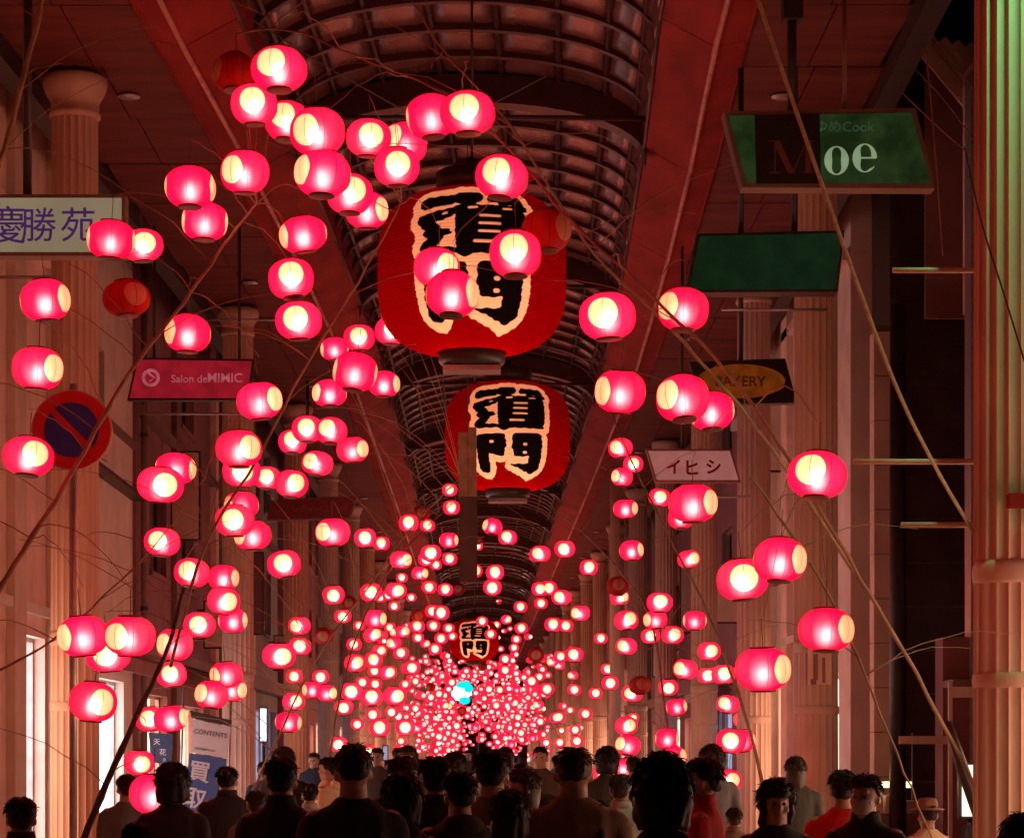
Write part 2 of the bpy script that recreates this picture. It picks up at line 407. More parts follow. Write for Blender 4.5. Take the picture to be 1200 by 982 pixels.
def building(name, label, side, d0, d1, X, wm, shops=(), wins=(), ledges=(), pil=(), top=11.5):
    """shops: (u0,u1,z0,z1,material key); wins: (u0,u1,z0,z1)"""
    b = empty(name, (0, 0, 0), label, 'building')
    holes = [s_[:4] for s_ in shops] + [w_[:4] for w_ in wins]
    link('wall', wall_mesh(d0, d1, 0, top, holes, .35, side, X, M_[wm]), b)
    for (a, c, e, f, key) in shops:
        xi = X + side * .30
        fr = MB(); w_ = .05
        x0_, x1_ = sorted((X + side * .14, X + side * .2))
        fr.box(x0_, x1_, a, a + w_, e, f).box(x0_, x1_, c - w_, c, e, f).box(x0_, x1_, a + w_, c - w_, f - w_, f)
        nmul = max(1, int((c - a) / 1.3))
        for i in range(1, nmul): u = a + (c - a) * i / nmul; fr.box(x0_, x1_, u - .02, u + .02, e, f - w_)
        so = fr.build('shop_window', M_['alu'], b)
        xa, xb = sorted((xi, xi + side * .04))
        MB().box(xa, xb, a, c, e, f).build('lit_interior', M_[key], so)
    for (a, c, e, f) in wins:
        x0_, x1_ = sorted((X + side * .10, X + side * .16)); fr = MB(); w_ = .05
        fr.box(x0_, x1_, a, a + w_, e, f).box(x0_, x1_, c - w_, c, e, f).box(x0_, x1_, a + w_, c - w_, f - w_, f).box(x0_, x1_, a + w_, c - w_, e, e + w_)
        fr.box(x0_, x1_, (a + c) / 2 - .02, (a + c) / 2 + .02, e + w_, f - w_)
        wo = fr.build('window', M_['alu'], b)
        xa, xb = sorted((X + side * .18, X + side * .2)); MB().box(xa, xb, a, c, e, f).build('pane', M_['glass'], wo)
        xa, xb = sorted((X - side * .06, X + side * .09)); MB().box(xa, xb, a - .06, c + .06, e - .08, e - .004).build('sill', M_[wm], wo)
    for (z, hh, pr, key) in ledges:
        xa, xb = sorted((X - side * pr, X - side * .001)); MB().box(xa, xb, d0 + .01, d1 - .01, z, z + hh).build('ledge', M_[key], b)
    for (a, c, pr, key) in pil:
        xa, xb = sorted((X - side * pr, X - side * .002)); MB().box(xa, xb, a, c, .0, top - .2).build('pilaster', M_[key], b)
    return b
XL, XR = -5.3, 5.3
building('building', 'pink stuccoed building with olive pilasters at the far left, white shop front', -1, 6, 29.6, XL, 'pink',
         shops=[(26.6, 28.2, 0.25, 3.05, 'litwhite'), (20.5, 24.0, .25, 2.7, 'litwarm')], wins=[(19, 21, 4.2, 6.0)],
         ledges=[(3.3, .12, .08, 'cream'), (7.6, .2, .12, 'cream')], pil=[(25.9, 26.55, .1, 'beige'), (28.3, 29.55, .14, 'beige')])
building('building', 'plain beige building with the large glowing white shop front on the left', -1, 29.62, 35.7, XL - .05, 'cream',
         shops=[(30.7, 34.8, .2, 2.72, 'litwhite')], wins=[(31.0, 33.0, 5.9, 7.4)], ledges=[(6.35, .08, .1, 'brown'), (5.55, .06, .22, 'dark'), (9.5, .2, .15, 'beige')])
building('building', 'wine coloured building behind the pink hanging sign and the blue poster', -1, 35.74, 46.2, XL, 'wine',
         shops=[(36.6, 39.3, .2, 2.6, 'litwarm'), (40.5, 44.5, .2, 2.5, 'litwarm')], wins=[(37.2, 39.2, 4.6, 6.3), (41, 43, 4.6, 6.3), (41, 43, 7.5, 9)],
         ledges=[(3.2, .18, .12, 'brown'), (6.9, .14, .12, 'brown')], pil=[(39.8, 40.3, .1, 'brown'), (45.6, 46.1, .12, 'pink')])
building('building', 'greyish building with pale blue lit shop window behind the left columns', -1, 46.24, 62, XL, 'grey',
         shops=[(47.5, 51.5, .2, 2.6, 'litwhite'), (55, 60.5, .2, 2.7, 'litblue')], wins=[(48 + 3 * i, 50 + 3 * i, 4.6, 6.2) for i in range(4)] + [(48 + 3 * i, 50 + 3 * i, 7.6, 9.2) for i in range(4)],
         ledges=[(3.1, .3, .3, 'brown'), (6.8, .14, .12, 'brown')], pil=[(52.4, 53.4, .15, 'beige'), (61, 61.9, .15, 'wine')])
building('building', 'cream building at the right edge half hidden by the green lit column', 1, 6, 23.6, XR, 'pink',
         shops=[(11, 15, .25, 2.6, 'litwarm'), (16.5, 22.3, .25, 2.8, 'litwarm')], wins=[(17, 19, 5, 7)], ledges=[(3.3, .15, .1, 'cream')], pil=[(22.8, 23.5, .12, 'cream')])  # unseen lit windows, added as a warm source for the left side
building('building', 'cream building with tall blocks at its corner right of the branch crossed column', 1, 30.6, 37.0, XR - .35, 'cream',
         shops=[(31.6, 33.6, .3, 2.75, 'litwarm')], wins=[(33.8, 35.4, 5.4, 7.4)], ledges=[(3.35, .12, .12, 'beige'), (8.2, .14, .1, 'beige')], pil=[(36.2, 36.9, .1, 'pink')])
building('building', 'beige building between the two right columns with a lit cream shop window', 1, 37.04, 47.0, XR, 'beige',
         shops=[(37.6, 40.6, 1.0, 2.85, 'litwarm'), (42, 46, .2, 2.6, 'litblue')], wins=[(38, 40, 5.5, 7.4), (42.6, 44.8, 5.2, 7.0)],
         ledges=[(3.2, .14, .12, 'cream'), (4.6, .12, .12, 'wine'), (8.2, .14, .15, 'cream')], pil=[(40.9, 41.6, .1, 'cream')])
building('building', 'dark building behind the orange oval sign on the right', 1, 47.04, 60.5, XR, 'wine',
         shops=[(48, 52, .2, 2.6, 'litblue'), (54, 59, .2, 2.5, 'litwarm')], wins=[(48 + 3 * i, 50 + 3 * i, 4.6, 6.4) for i in range(4)] + [(48 + 3 * i, 50 + 3 * i, 7.4, 9.0) for i in range(4)],
         ledges=[(3.1, .3, .25, 'brown')], pil=[(52.6, 53.3, .2, 'beige')])
wms = ['wine', 'brown', 'grey', 'beige', 'wine', 'grey', 'brown']
for s in (-1, 1):
    d = 62.04 if s < 0 else 60.54; i = 0
    while d < 205:
        L_ = 9.5 + 5 * rnd(); X = s * 5.3 + .2 * (rnd() - .5)
        sh = [(d + .8, d + L_ * .45, .2, 2.6, 'litblue' if rnd() < .35 else 'litwarm'), (d + L_ * .55, d + L_ - .8, .2, 2.5, 'litwarm')]
        nw = int(L_ // 3); wi = [(d + .6 + 3 * q, d + 2.4 + 3 * q, zz, zz + 1.6) for q in range(nw) for zz in (4.6, 7.5)]
        building('building', ('narrow %s shop building far down the %s side, %s' % ({'wine': 'wine red', 'brown': 'brown', 'grey': 'grey', 'beige': 'beige'}[wms[(i + (s > 0)) % 7]], 'left' if s < 0 else 'right',
                 ['first beyond the near ones', 'second beyond the near ones', 'third beyond the near ones', 'fourth beyond the near ones', 'fifth beyond the near ones', 'sixth beyond the near ones', 'seventh beyond the near ones', 'eighth beyond the near ones', 'ninth beyond the near ones', 'tenth beyond the near ones', 'eleventh beyond the near ones', 'twelfth', 'thirteenth', 'fourteenth', 'last'][i])), s, d, d + L_, X, wms[(i + (s > 0)) % 7],
                 shops=sh, wins=wi, ledges=[(3.0, .25, .2, 'brown')]); d += L_ + .04; i += 1
# end of the street
eb = empty('building', (0, 230, 0), 'dark building closing the far end of the arcade behind the lantern swarm', 'building')
MB().box(-30, 30, 0, 6, 0, 16).build('wall', M_['wine'], eb)
# black panelled building facing us across the side alley (right)
bb = empty('building', (0, 29.0, 0), 'black building of large square panels facing the camera on the right', 'building')
MB().box(5.20, 9.0, .06, 1.4, 0, 12).build('wall', M_['dark'], bb)
pm = MB().box(.006, .988, 0, .05, .006, .544).mesh('panel', M_['black'])
for i in range(4):
    for j in range(21): link('panel', pm, bb, (5.21 + i, .0 - .006 * rnd(), .2 + j * .55))
pf = MB()
for j in range(22): pf.box(5.21, 9.0, .028, .04, .192 + j * .55, .208 + j * .55)
pf.build('joint_strip', M_['alu'], bb)
# cream block pilaster at its left
cb = empty('block_pillar', (5.05, 28.9, 0), 'pillar of stacked cream stone blocks left of the black panelled building', 'pillar')
pk = MB().box(-.10, .10, -.12, .2, .006, .55).mesh('block', M_['beige'])
MB().box(-.09, .09, -.1, .2, 0, 7.0).build('core', M_['brown'], cb)
for j in range(12): link('block', pk, cb, (.0 + .004 * (rnd() - .5), .003 * rnd(), .25 + j * .556))
# pink wall and small windows right of the black building, facing us
pb = empty('building', (0, 26.2, 0), 'narrow pink wall between the black building and the green lit column', 'building')
MB().box(5.62, 6.9, .0, .5, CAMZ + 5.05, 9.5).build('wall', M_['pink'], pb)
MB().box(5.64, 6.9, .05, .5, CAMZ + 2.3, CAMZ + 5.05).build('wall', M_['wine'], pb)
MB().box(5.60, 5.638, -.03, .3, 0, 9.4).build('corner_pipe', M_['alu'], pb)
MB().box(5.66, 6.9, .02, .49, CAMZ + 1.55, CAMZ + 2.29).build('wall', M_['cream'], pb)
MB().box(5.3, 6.9, .06, .5, 0, CAMZ + 1.3).build('wall', M_['wine'], pb)
MB().box(5.30, 6.9, -.5, .05, CAMZ + .72, CAMZ + .80).build('ledge', M_['brown'], pb)
o = MB().box(5.46, 6.3, -.05, .0, CAMZ + .62, CAMZ + .80).build('sign_board', M_['cream'], pb, (0, 0, .0))
# brick-red slanting awning roof at upper right, seen between column and soffit
aw = empty('slanting_canopy', (5.3, 27.0, 8.0), 'slanting reddish slatted canopy above the black building at upper right', 'canopy')
sl = MB().box(0, 1.9, 0, .05, 0, .16).mesh('slat', M_['pink'])
for i in range(9):
    o = link('slat', sl, aw, (-.25 + i * .16, .03 * i, 2.0 - i * .02), (0, .86 + .02 * rnd(), 0))
MB().box(.0, 2.6, .3, .34, -1.2, 2.0).build('backing', M_['wine'], aw)

# ------------------------------------------------------------------ lanterns
def lantern_profile(R, H, n, e=2.3):
    pr = []
    for i in range(n + 1):
        t = -1 + 2 * i / n; z = t * H
        r = R * (1 - abs(t * .93) ** e) ** (1 / e); pr.append((r, z))
    return pr
LR, LH = .15, .116
def shell_mesh(nu, nv, m):
    mb = MB(); pr = lantern_profile(LR, LH, nv); vs = []; fs = []
    for (r, z) in pr:
        for i in range(nu):
            a = 2 * PI * i / nu; q = r * (1 + .030 * math.cos(8 * a + PI) * (r / LR)); vs.append((q * math.cos(a), q * math.sin(a), z))
    for j in range(nv):
        for i in range(nu):
            a, b = j * nu + i, j * nu + (i + 1) % nu; fs.append((a, b, b + nu, a + nu))
    mb.add(vs, fs, 0, True); return mb.mesh('shell', m)
rt = LR * (1 - .93 ** 2.3) ** (1 / 2.3)
sh_big = shell_mesh(48, 16, M_['paper']); sh_big_off = shell_mesh(48, 16, M_['paper_unlit'])
ring_t = MB().lathe([(rt + .004, 0), (rt + .005, .008), (rt - .004, .010)], 20).mesh('top_ring', M_['ring'])
ring_b = MB().lathe([(rt - .004, -.011), (rt + .005, -.009), (rt + .004, 0)], 20).mesh('bottom_ring', M_['ring'])
bulb_me = MB().lathe([(.004, -.036), (.016, -.03), (.024, -.016), (.024, -.002), (.014, .014), (.011, .03)], 8).mesh('bulb', M_['bulb'])
cord_me = MB().tube([(0, 0, 0), (.003, 0, .06), (-.002, .002, .12), (0, 0, .17)], .0028, 4).mesh('cord', M_['cord'])
# small one-piece lantern: shell, rings and bulb in one mesh
def small_mesh(nu, nv, lit):
    mb = MB(); pr = lantern_profile(LR, LH, nv)
    mb.lathe(pr, nu, 0, cap=False); mb.lathe([(rt, LH), (rt, LH + .014)], nu, 1); mb.lathe([(rt, -LH - .014), (rt, -LH)], nu, 1)
    if lit: mb.ball((0, 0, -.022), (.021, .021, .026), 6, 4, 2)
    mb.tube([(0, 0, LH), (0, 0, LH + .17)], .003, 3, 3)
    return mb.mesh('lantern', [M_['paper'] if lit else M_['paper_unlit'], M_['ring'], M_['bulb'], M_['cord']])
sm_on = small_mesh(20, 8, True); sm_off = small_mesh(20, 8, False)

DATA = """275 86 54 -60 u;327 82 64 -15;298 123 56 0;337 143 54 -10;372 155 64 -25;378 204 64 -55;410 228 54 15;430 247 50 60;432 162 54 10;475 168 52 -40;465 196 54 5
505 137 58 85;548 133 64 -8;588 208 62 -15;640 271 60 52 u;604 298 62 -5;512 314 54 35;530 345 62 65;223 220 58 88;287 202 57 -32;240 260 56 -82;130 281 56 -80;167 288 48 15
53 352 57 72;148 350 54 35 u;44 432 60 58;33 535 58 30;220 391 54 -58;355 275 54 -68;341 327 54 5;350 376 54 -5;304 470 54 58;280 526 54 40;283 552 44 10;416 436 52 -82;450 450 36 70
386 461 40 -60;392 409 34 -80;421 396 36 0;466 366 38 -20;458 388 38 10;188 568 54 22;206 549 46 80;190 635 42 -10;225 671 42 -10;262 677 36 70;262 704 38 30;234 732 38 0;273 727 34 80
275 610 46 0;296 627 44 -50;283 592 40 -60;333 661 40 0;390 624 40 -38;428 630 26 0;447 637 20 0;342 567 38 22;313 560 34 0;372 543 36 -30;413 527 38 52;388 505 36 -15;360 503 36 0;343 518 34 0
97 745 60 -50;152 745 60 -28;127 767 52 0;109 822 56 35;205 755 44 -38;201 790 36 0;265 790 38 -50;248 814 40 -42;272 808 34 60;176 842 36 0;200 842 40 70;163 893 36 22;180 930 56 60
327 768 38 20;351 733 26 -20;352 757 26 0;379 745 24 0 u;344 822 26 20;338 846 30 80;345 792 20 0;366 808 24 -60;383 812 24 50;376 793 20 0
712 371 64 -15;801 363 60 -48;727 459 60 -58;800 467 62 -45;834 482 52 -85;958 557 66 -25;914 656 62 52;870 679 60 -2;968 738 65 50;894 784 64 48;812 590 56 52;773 583 26 0;798 607 32 0
727 525 28 -30;742 544 24 0;729 559 26 -50;733 596 28 60;740 645 28 60;807 655 26 30;662 643 24 -10;633 649 24 -20;690 665 22 0;724 687 26 5 u;726 700 22 30;734 727 28 20;773 706 30 0;768 726 28 -60
788 744 26 10;762 745 22 0;814 727 28 90;734 757 24 -30;831 763 26 10;803 784 28 -40;829 791 24 0;848 790 28 0;783 805 24 0;750 803 26 10 u;741 812 24 -20;793 828 24 70;853 825 26 -30
712 784 16 0;715 800 20 0;673 767 22 -10;657 769 16 0;704 748 16 0;680 718 22 -40;633 690 20 0;643 689 20 0;658 700 22 -20;634 707 16 0;648 732 20 0;663 733 18 0;698 812 16 0;673 808 16 0
686 836 16 0;668 832 10 0;655 840 16 0;674 855 14 0;658 856 10 0;656 870 14 0;676 868 16 0;736 873 30 -48;734 850 26 20;742 841 14 0;782 865 28 75;790 886 28 60;708 908 30 0;730 900 28 70
857 868 36 -10;870 868 32 80;853 914 32 20;870 843 22 0;527 574 18 0;529 595 20 0;479 613 24 0;494 601 20 0 u;501 616 18 0;470 656 26 40;492 672 20 50;471 677 14 0;505 648 24 0;526 633 22 70;527 655 18 0;500 655 20 0
511 662 14 0;577 617 22 -60;595 630 22 -10;560 632 14 0 u;555 669 20 20;580 671 22 0;577 688 22 0;630 650 20 0;464 692 24 20;503 688 18 0;522 691 18 0;537 690 16 0 u;570 535 22 -30
391 697 26 0;409 706 18 0 u;402 722 20 0;435 694 26 0;440 725 25 60;462 710 14 0;421 733 14 0;437 744 22 30;457 735 14 0;472 740 18 30;415 755 18 0;461 754 18 -30;445 762 18 20;470 765 18 0;416 777 25 20
438 773 22 0;439 786 16 0;455 788 20 20;478 783 16 0;425 799 16 0;440 801 16 0;412 810 26 0;436 817 26 0;463 815 26 20;403 828 22 0;418 827 12 0;437 837 18 0;459 834 16 0;467 839 14 0;419 848 16 0;445 852 25 0
475 852 24 0;474 804 12 0;397 872 22 0;432 880 18 0;507 716 18 0;517 718 20 0;491 722 18 0 u;489 734 18 0;508 733 16 0;526 736 14 0;490 747 14 0;517 748 16 0;510 760 16 0;483 782 20 0;501 787 8 0;533 762 10 0
537 742 10 0;565 728 14 0;574 731 8 0;582 732 10 0;575 743 14 0;610 711 16 0;611 736 16 0;605 749 12 0;592 772 14 0;592 785 14 0;579 779 10 0;561 783 10 0;628 767 20 0 u;623 798 16 0;632 793 12 0;641 807 18 0
573 807 12 0;600 805 10 0;584 808 8 0;598 815 8 0;487 798 12 0;474 803 12 0;652 841 16 0;633 845 12 0;467 840 12 0;487 830 12 0;640 870 12 0;556 764 8 0;552 745 8 0;470 868 12 0;446 700 14 0;560 640 12 0;482 700 12 0"""
LT = []
for line in DATA.replace('\n', ';').split(';'):
    p = line.split(); LT.append((float(p[0]), float(p[1]), float(p[2]), float(p[3]), len(p) > 4))
# the swarm at the far end
rs = random.Random(5); swarm = []
while len(swarm) < 1100:
    left = rs.random() < .54
    if left: x = rs.gauss(515, 23); y = rs.gauss(838, 30)
    else: x = rs.gauss(603, 21); y = rs.gauss(838, 30)
    if rs.random() < .12: x = rs.gauss(555, 40); y = rs.gauss(800, 18)
    if not (468 < x < 645 and 768 < y < 893): continue
    if (x - 541) ** 2 + (y - 812) ** 2 < 15 ** 2: continue
    if y > 868 and 545 < x < 600 and rs.random() < .6: continue
    w = 4.4 + 7.5 * rs.random() ** 1.9
    swarm.append((x, y, w, rs.choice([0, 0, 30, -40, 80]), rs.random() < .03))
while len(swarm) < 1200:
    x = rs.gauss(556, 75); y = rs.gauss(800, 55)
    if not (395 < x < 715 and 690 < y < 885) or (x - 541) ** 2 + (y - 812) ** 2 < 17 ** 2 or abs(x - 556) < 22 and y < 785: continue
    swarm.append((x, y, 6.5 + 6.5 * rs.random() ** 1.4 * min(1.3, math.hypot(x - 556, y - 835) / 70), rs.choice([0, 0, 30, -40, 80]), rs.random() < .05))
swarm.sort(key=lambda t: -t[2])
nind = max(0, 299 - len(LT))
LMK = [('the purple lettered sign', 60, 265), ('the no parking sign', 84, 504), ('the pink hanging sign', 225, 445), ('the largest lantern', 553, 320), ('the second giant lantern', 595, 512),
       ('the Moe sign', 970, 175), ('the plain dark green sign', 900, 308), ('the orange oval sign', 875, 447), ('the katakana sign', 812, 548), ('the blue poster', 240, 890),
       ('the cyan traffic light', 540, 812), ('the smallest giant lantern', 556, 750), ('the left shop front', 125, 880), ('the right girder foot', 660, 620), ('the left girder foot', 470, 610), ('the faded wine red sign', 374, 597),
       ('the big black hair', 777, 935), ('the top left vault corner', 330, 20), ('the branch crossed column', 972, 650)]
DIRN = ['right of', 'upper right of', 'above', 'upper left of', 'left of', 'lower left of', 'below', 'lower right of']
ORD = ['nearest', 'second nearest', 'third nearest', 'fourth nearest', 'fifth nearest', 'sixth nearest', 'seventh nearest', 'eighth nearest', 'ninth nearest', 'tenth nearest', 'eleventh nearest', 'twelfth nearest', 'thirteenth nearest', 'fourteenth nearest'] + ['%s nearest' % w_ for w_ in 'fifteenth sixteenth seventeenth eighteenth nineteenth twentieth'.split()] + ['twenty-%s nearest' % w_ for w_ in 'first second third fourth fifth sixth seventh eighth ninth'.split()] + ['thirtieth nearest'] + ['thirty-%s nearest' % w_ for w_ in 'first second third fourth fifth sixth seventh eighth ninth'.split()]
def facing(az, unlit):
    f = 'disc in front' if abs(az) < 12 else ('disc at its left' if -66 < az <= -12 else ('disc at its right' if 12 <= az < 66 else 'discs at both edges'))
    return ('unlit red lantern, ' if unlit else 'lit red lantern, ') + f
keys = {}
for i, (x, y, w, az, un) in enumerate(LT):
    if w < 12: continue
    best = min(LMK, key=lambda l: math.hypot(l[1] - x, l[2] - y)); dx, dy = x - best[1], best[2] - y
    dn = DIRN[int(round(math.atan2(dy, dx) / (PI / 4))) % 8]; big = 'distant ' if w < 20 else 'large ' if w >= 44 else ('' if w >= 30 else 'small ')
    keys.setdefault((big + (facing(az, un) if w >= 20 else ('unlit red lantern' if un else 'lit red lantern')), dn, best[0]), []).append((math.hypot(dx, dy), i))
labels = {}
for (f, dn, lm), lst in keys.items():
    lst.sort()
    for r_, (_, i) in enumerate(lst): labels[i] = (lambda s_: s_ if len(s_.split()) <= 16 else s_.replace('large ', '').replace('small ', '').replace('distant ', '').replace(' lantern,', ',', 1))( '%s, %s %s%s' % (f, (ORD[r_] + ' ') if len(lst) > 1 else '', dn, ' ' + lm))
anchors = []
def small_label(x, y, un):
    if un: return 'small distant unlit dark red lantern among lit ones'
    if abs(x - 560) < 90 and y > 765: return 'tiny distant lit red lantern in the swarm round the cyan light'
    return 'small distant lit red lantern %s of the far giant lantern' % ('left' if x < 556 else 'right')
for i, (x, y, w, az, un) in enumerate(LT + swarm[:nind]):
    k = w / .30; p = P(x, y, k); tilt = (rs.gauss(0, .05), rs.gauss(0, .05), math.radians(-az) * -1 + 0)
    lab = labels.get(i) or small_label(x, y, un)
    if w >= 20:
        e_s = (.97 + .06 * rs.random(), .97 + .06 * rs.random(), .93 + .12 * rs.random()); rz = math.radians(az)          # local -Y faces the camera; turning by +az carries the disc to the right
        e = empty('paper_lantern', p, lab, 'lantern', 'small round red paper lanterns', rz); e.rotation_euler = (rs.gauss(0, .07), rs.gauss(0, .07), rz); e.scale = e_s
        link('shell', sh_big_off if un else sh_big, e); link('top_ring', ring_t, e, (0, 0, LH)); link('bottom_ring', ring_b, e, (0, 0, -LH)); link('cord', cord_me, e, (0, 0, LH))
        if not un: link('bulb', bulb_me, e, (0, 0, -.018))
        if w >= 24: anchors.append(p + Vector((0, 0, LH + .17)))
    else:
        o = link('paper_lantern', sm_off if un else sm_on, None, p, (rs.gauss(0, .05), rs.gauss(0, .05), math.radians(az)))
        tag(o, lab, 'lantern', 'small round red paper lanterns')
# remaining tiny lanterns of the swarm: one object
fl = MB(); prof = lantern_profile(LR, LH, 4)
for (x, y, w, az, un) in swarm[nind:]:
    p = P(x, y, w / .30)
    fl.lathe(prof, 8, 0, p, cap=True); fl.ball(p + Vector((math.sin(math.radians(az)) * .10, -.115, -.01)), (.075, .06, .07), 6, 4, 1)
farpaper = emit('far_lantern_paper', (1.0, .018, .05), 1.2, .5, .8); fardisc = emit('far_lantern_disc', (1.0, .42, .36), 2.0, .4, .9)
for m_ in (farpaper, fardisc): m_.cycles.emission_sampling = 'NONE'
o = fl.build('distant_lanterns', [farpaper, fardisc]); tag(o, 'dense swarm of hundreds of tiny red lanterns at the far end', 'lantern', None, 'stuff')

# ------------------------------------------------------------------ giant lanterns with characters
Z = 577.0                       # units of the stroke drawing per metre
ST = [((285, 240), (385, 232), 30, 28), ((430, 222), (505, 218), 30, 26), ((480, 225), (455, 285), 26, 22), ((575, 228), (680, 232), 27, 24), ((680, 240), (708, 268), 24, 12), ((420, 274), (700, 266), 16, 14),
      ((455, 305), (455, 455), 40, 36), ((455, 300), (665, 300), 34, 34), ((455, 345), (665, 345), 34, 34), ((455, 395), (665, 395), 34, 34), ((455, 446), (668, 446), 26, 22), ((665, 300), (668, 430), 40, 36),
      ((285, 322), (395, 290), 28, 22), ((300, 335), (345, 380), 30, 24), ((300, 384), (392, 378), 16, 14), ((345, 400), (300, 448), 24, 28), ((300, 455), (420, 462), 18, 12), ((400, 462), (690, 470), 12, 10),
      ((315, 545), (432, 540), 33, 30), ((315, 590), (436, 590), 33, 32), ((436, 560), (432, 640), 30, 26), ((322, 560), (326, 730), 38, 38), ((345, 600), (420, 632), 30, 28),
      ((535, 545), (650, 540), 36, 34), ((530, 600), (650, 600), 34, 38), ((534, 560), (536, 640), 34, 28), ((540, 640), (640, 630), 28, 30), ((646, 560), (644, 725), 42, 42), ((636, 742), (500, 718), 34, 5)]
CU = [((515, 307), (592, 307), 6), ((512, 342), (590, 342), 6), ((510, 378), (588, 378), 6), ((492, 423), (568, 423), 7), ((404, 318), (404, 372), 8), ((322, 268), (398, 262), 7), ((470, 270), (500, 268), 6),
      ((550, 250), (585, 248), 6), ((483, 560), (483, 620), 8), ((576, 585), (582, 585), 10), ((574, 638), (582, 638), 9), ((376, 566), (384, 566), 9), ((366, 296), (380, 292), 5), ((610, 272), (645, 270), 5)]
def sdf(u, v):
    """u,v arrays in metres from the centre of the writing; >0 outside the black strokes"""
    x = 480 + u * Z; y = 485 - v * Z; best = np.full(x.shape, 1e3)
    def cap(a, b, r0, r1):
        ax, ay = a; bx, by = b; dx, dy = bx - ax, by - ay; L2 = dx * dx + dy * dy + 1e-6
        t = np.clip(((x - ax) * dx + (y - ay) * dy) / L2, 0, 1); return np.hypot(x - ax - t * dx, y - ay - t * dy) - (r0 + (r1 - r0) * t)
    for a, b, r0, r1 in ST: best = np.minimum(best, cap(a, b, r0, r1))
    wob = 3.0 * np.sin(x * .11 + 2 * np.sin(y * .05)) * np.sin(y * .13); best = best + wob
    inner = best.copy()
    for a, b, r in CU: inner = np.maximum(inner, -cap(a, b, r, r))
    return inner, best
GR, GH = .75, .635
nu, nv = 560, 230; zz = np.linspace(-1, 1, nv + 1)
rad = GR * (1 - np.abs(zz * .990) ** 3.2) ** (1 / 3.2)
rad = rad * (1 + .004 * np.cos(np.arange(nv + 1) * 2 * PI / 5))
aa = np.arange(nu) * 2 * PI / nu
Zg, Ag = np.meshgrid(zz * GH, aa, indexing='ij'); Rg = np.repeat(rad[:, None], nu, 1)
vx = Rg * np.sin(Ag); vy = -Rg * np.cos(Ag)
ua = (Ag + PI / 2) % PI - PI / 2                       # written on the front and again on the back
inn, outr = sdf(ua * GR * .86, (Zg + .01) * 1.0)
me = bpy.data.meshes.new('shell')
idx = np.arange((nv + 1) * nu).reshape(nv + 1, nu); nx = np.roll(idx, -1, 1)
faces = np.stack([idx[:-1], nx[:-1], nx[1:], idx[1:]], -1).reshape(-1, 4)
me.from_pydata(np.stack([vx, vy, Zg], -1).reshape(-1, 3).tolist(), [], faces.tolist())
me.polygons.foreach_set('use_smooth', [True] * len(me.polygons))
at = me.attributes.new('inner', 'FLOAT', 'POINT'); at.data.foreach_set('value', inn.ravel().astype(np.float32))
at = me.attributes.new('outer', 'FLOAT', 'POINT'); at.data.foreach_set('value', outr.ravel().astype(np.float32))
m, t = new_mat('giant_lantern_paper'); L = t.links.new
out = N(t, 'ShaderNodeOutputMaterial')
a1 = N(t, 'ShaderNodeAttribute', attribute_name='inner'); a2 = N(t, 'ShaderNodeAttribute', attribute_name='outer')
def thr(sock, val):
    n = N(t, 'ShaderNodeMapRange'); n.inputs['From Min'].default_value = val - 1.5; n.inputs['From Max'].default_value = val + 1.5; L(sock, n.inputs['Value']); return n.outputs[0]
mc = N(t, 'ShaderNodeMix', data_type='RGBA'); L(thr(a2.outputs['Fac'], 37), mc.inputs[0]); mc.inputs[6].default_value = (1.0, .46, .27, 1); mc.inputs[7].default_value = (.20, .0002, .0008, 1)
mk = N(t, 'ShaderNodeMix', data_type='RGBA'); L(thr(a1.outputs['Fac'], 0), mk.inputs[0]); mk.inputs[6].default_value = (.004, .002, .002, 1); L(mc.outputs[2], mk.inputs[7])
tr = N(t, 'ShaderNodeBsdfTranslucent'); L(mk.outputs[2], tr.inputs[0]); df = N(t, 'ShaderNodeBsdfDiffuse'); L(mk.outputs[2], df.inputs[0])
mx = N(t, 'ShaderNodeMixShader'); mx.inputs[0].default_value = .72; L(df.outputs[0], mx.inputs[1]); L(tr.outputs[0], mx.inputs[2]); L(mx.outputs[0], out.inputs[0])
me.materials.append(m); me.update(); gshell = me
rT = float(rad[-1])
capm = MB().lathe([(rT + .03, 0), (rT + .03, .16), (rT - .03, .19), (.05, .19), (.05, .28)], 32).mesh('top_cap', M_['dark'])
botm = MB().lathe([(.10, -.10), (rT - .02, -.10), (rT + .01, -.07), (rT + .01, .02)], 32).mesh('bottom_ring', M_['dark'])
platm = MB().box(-.23, .23, -.12, .12, -.150, -.108).box(-.20, -.18, -.14, -.12, -.14, -.115).box(.18, .20, -.14, -.12, -.14, -.115).mesh('base_plate', M_['alu'])
rodm = MB().tube([(0, 0, .28), (0, 0, 3.0)], .012, 6).mesh('hanging_rod', M_['dark'])
GL = [(553, 321, 147, 'largest giant red lantern with black and cream characters, hung highest'), (595, 512, 98, 'second giant red lantern with black and cream characters, below the largest'),
      (556, 750, 38, 'small looking distant giant lantern with characters, deep in the swarm')]
for i, (x, y, k, lab) in enumerate(GL):
    p = P(x, y, k); e = empty('giant_lantern', p, lab, 'lantern', 'giant red lanterns hung in a row down the middle of the arcade', 0.0)
    link('shell', gshell, e); link('top_cap', capm, e, (0, 0, GH)); link('bottom_ring', botm, e, (0, 0, -GH)); link('base_plate', platm, e, (0, 0, -GH)); link('hanging_rod', rodm, e, (0, 0, GH))
    ld = bpy.data.lights.new('giant_lantern_bulb', 'POINT'); ld.energy = 27; ld.color = (1.0, .72, .52); ld.shadow_soft_size = .08
    lo = bpy.data.objects.new('giant_lantern_bulb', ld); COL.objects.link(lo); lo.parent = e; lo.location = (0, 0, -.30)

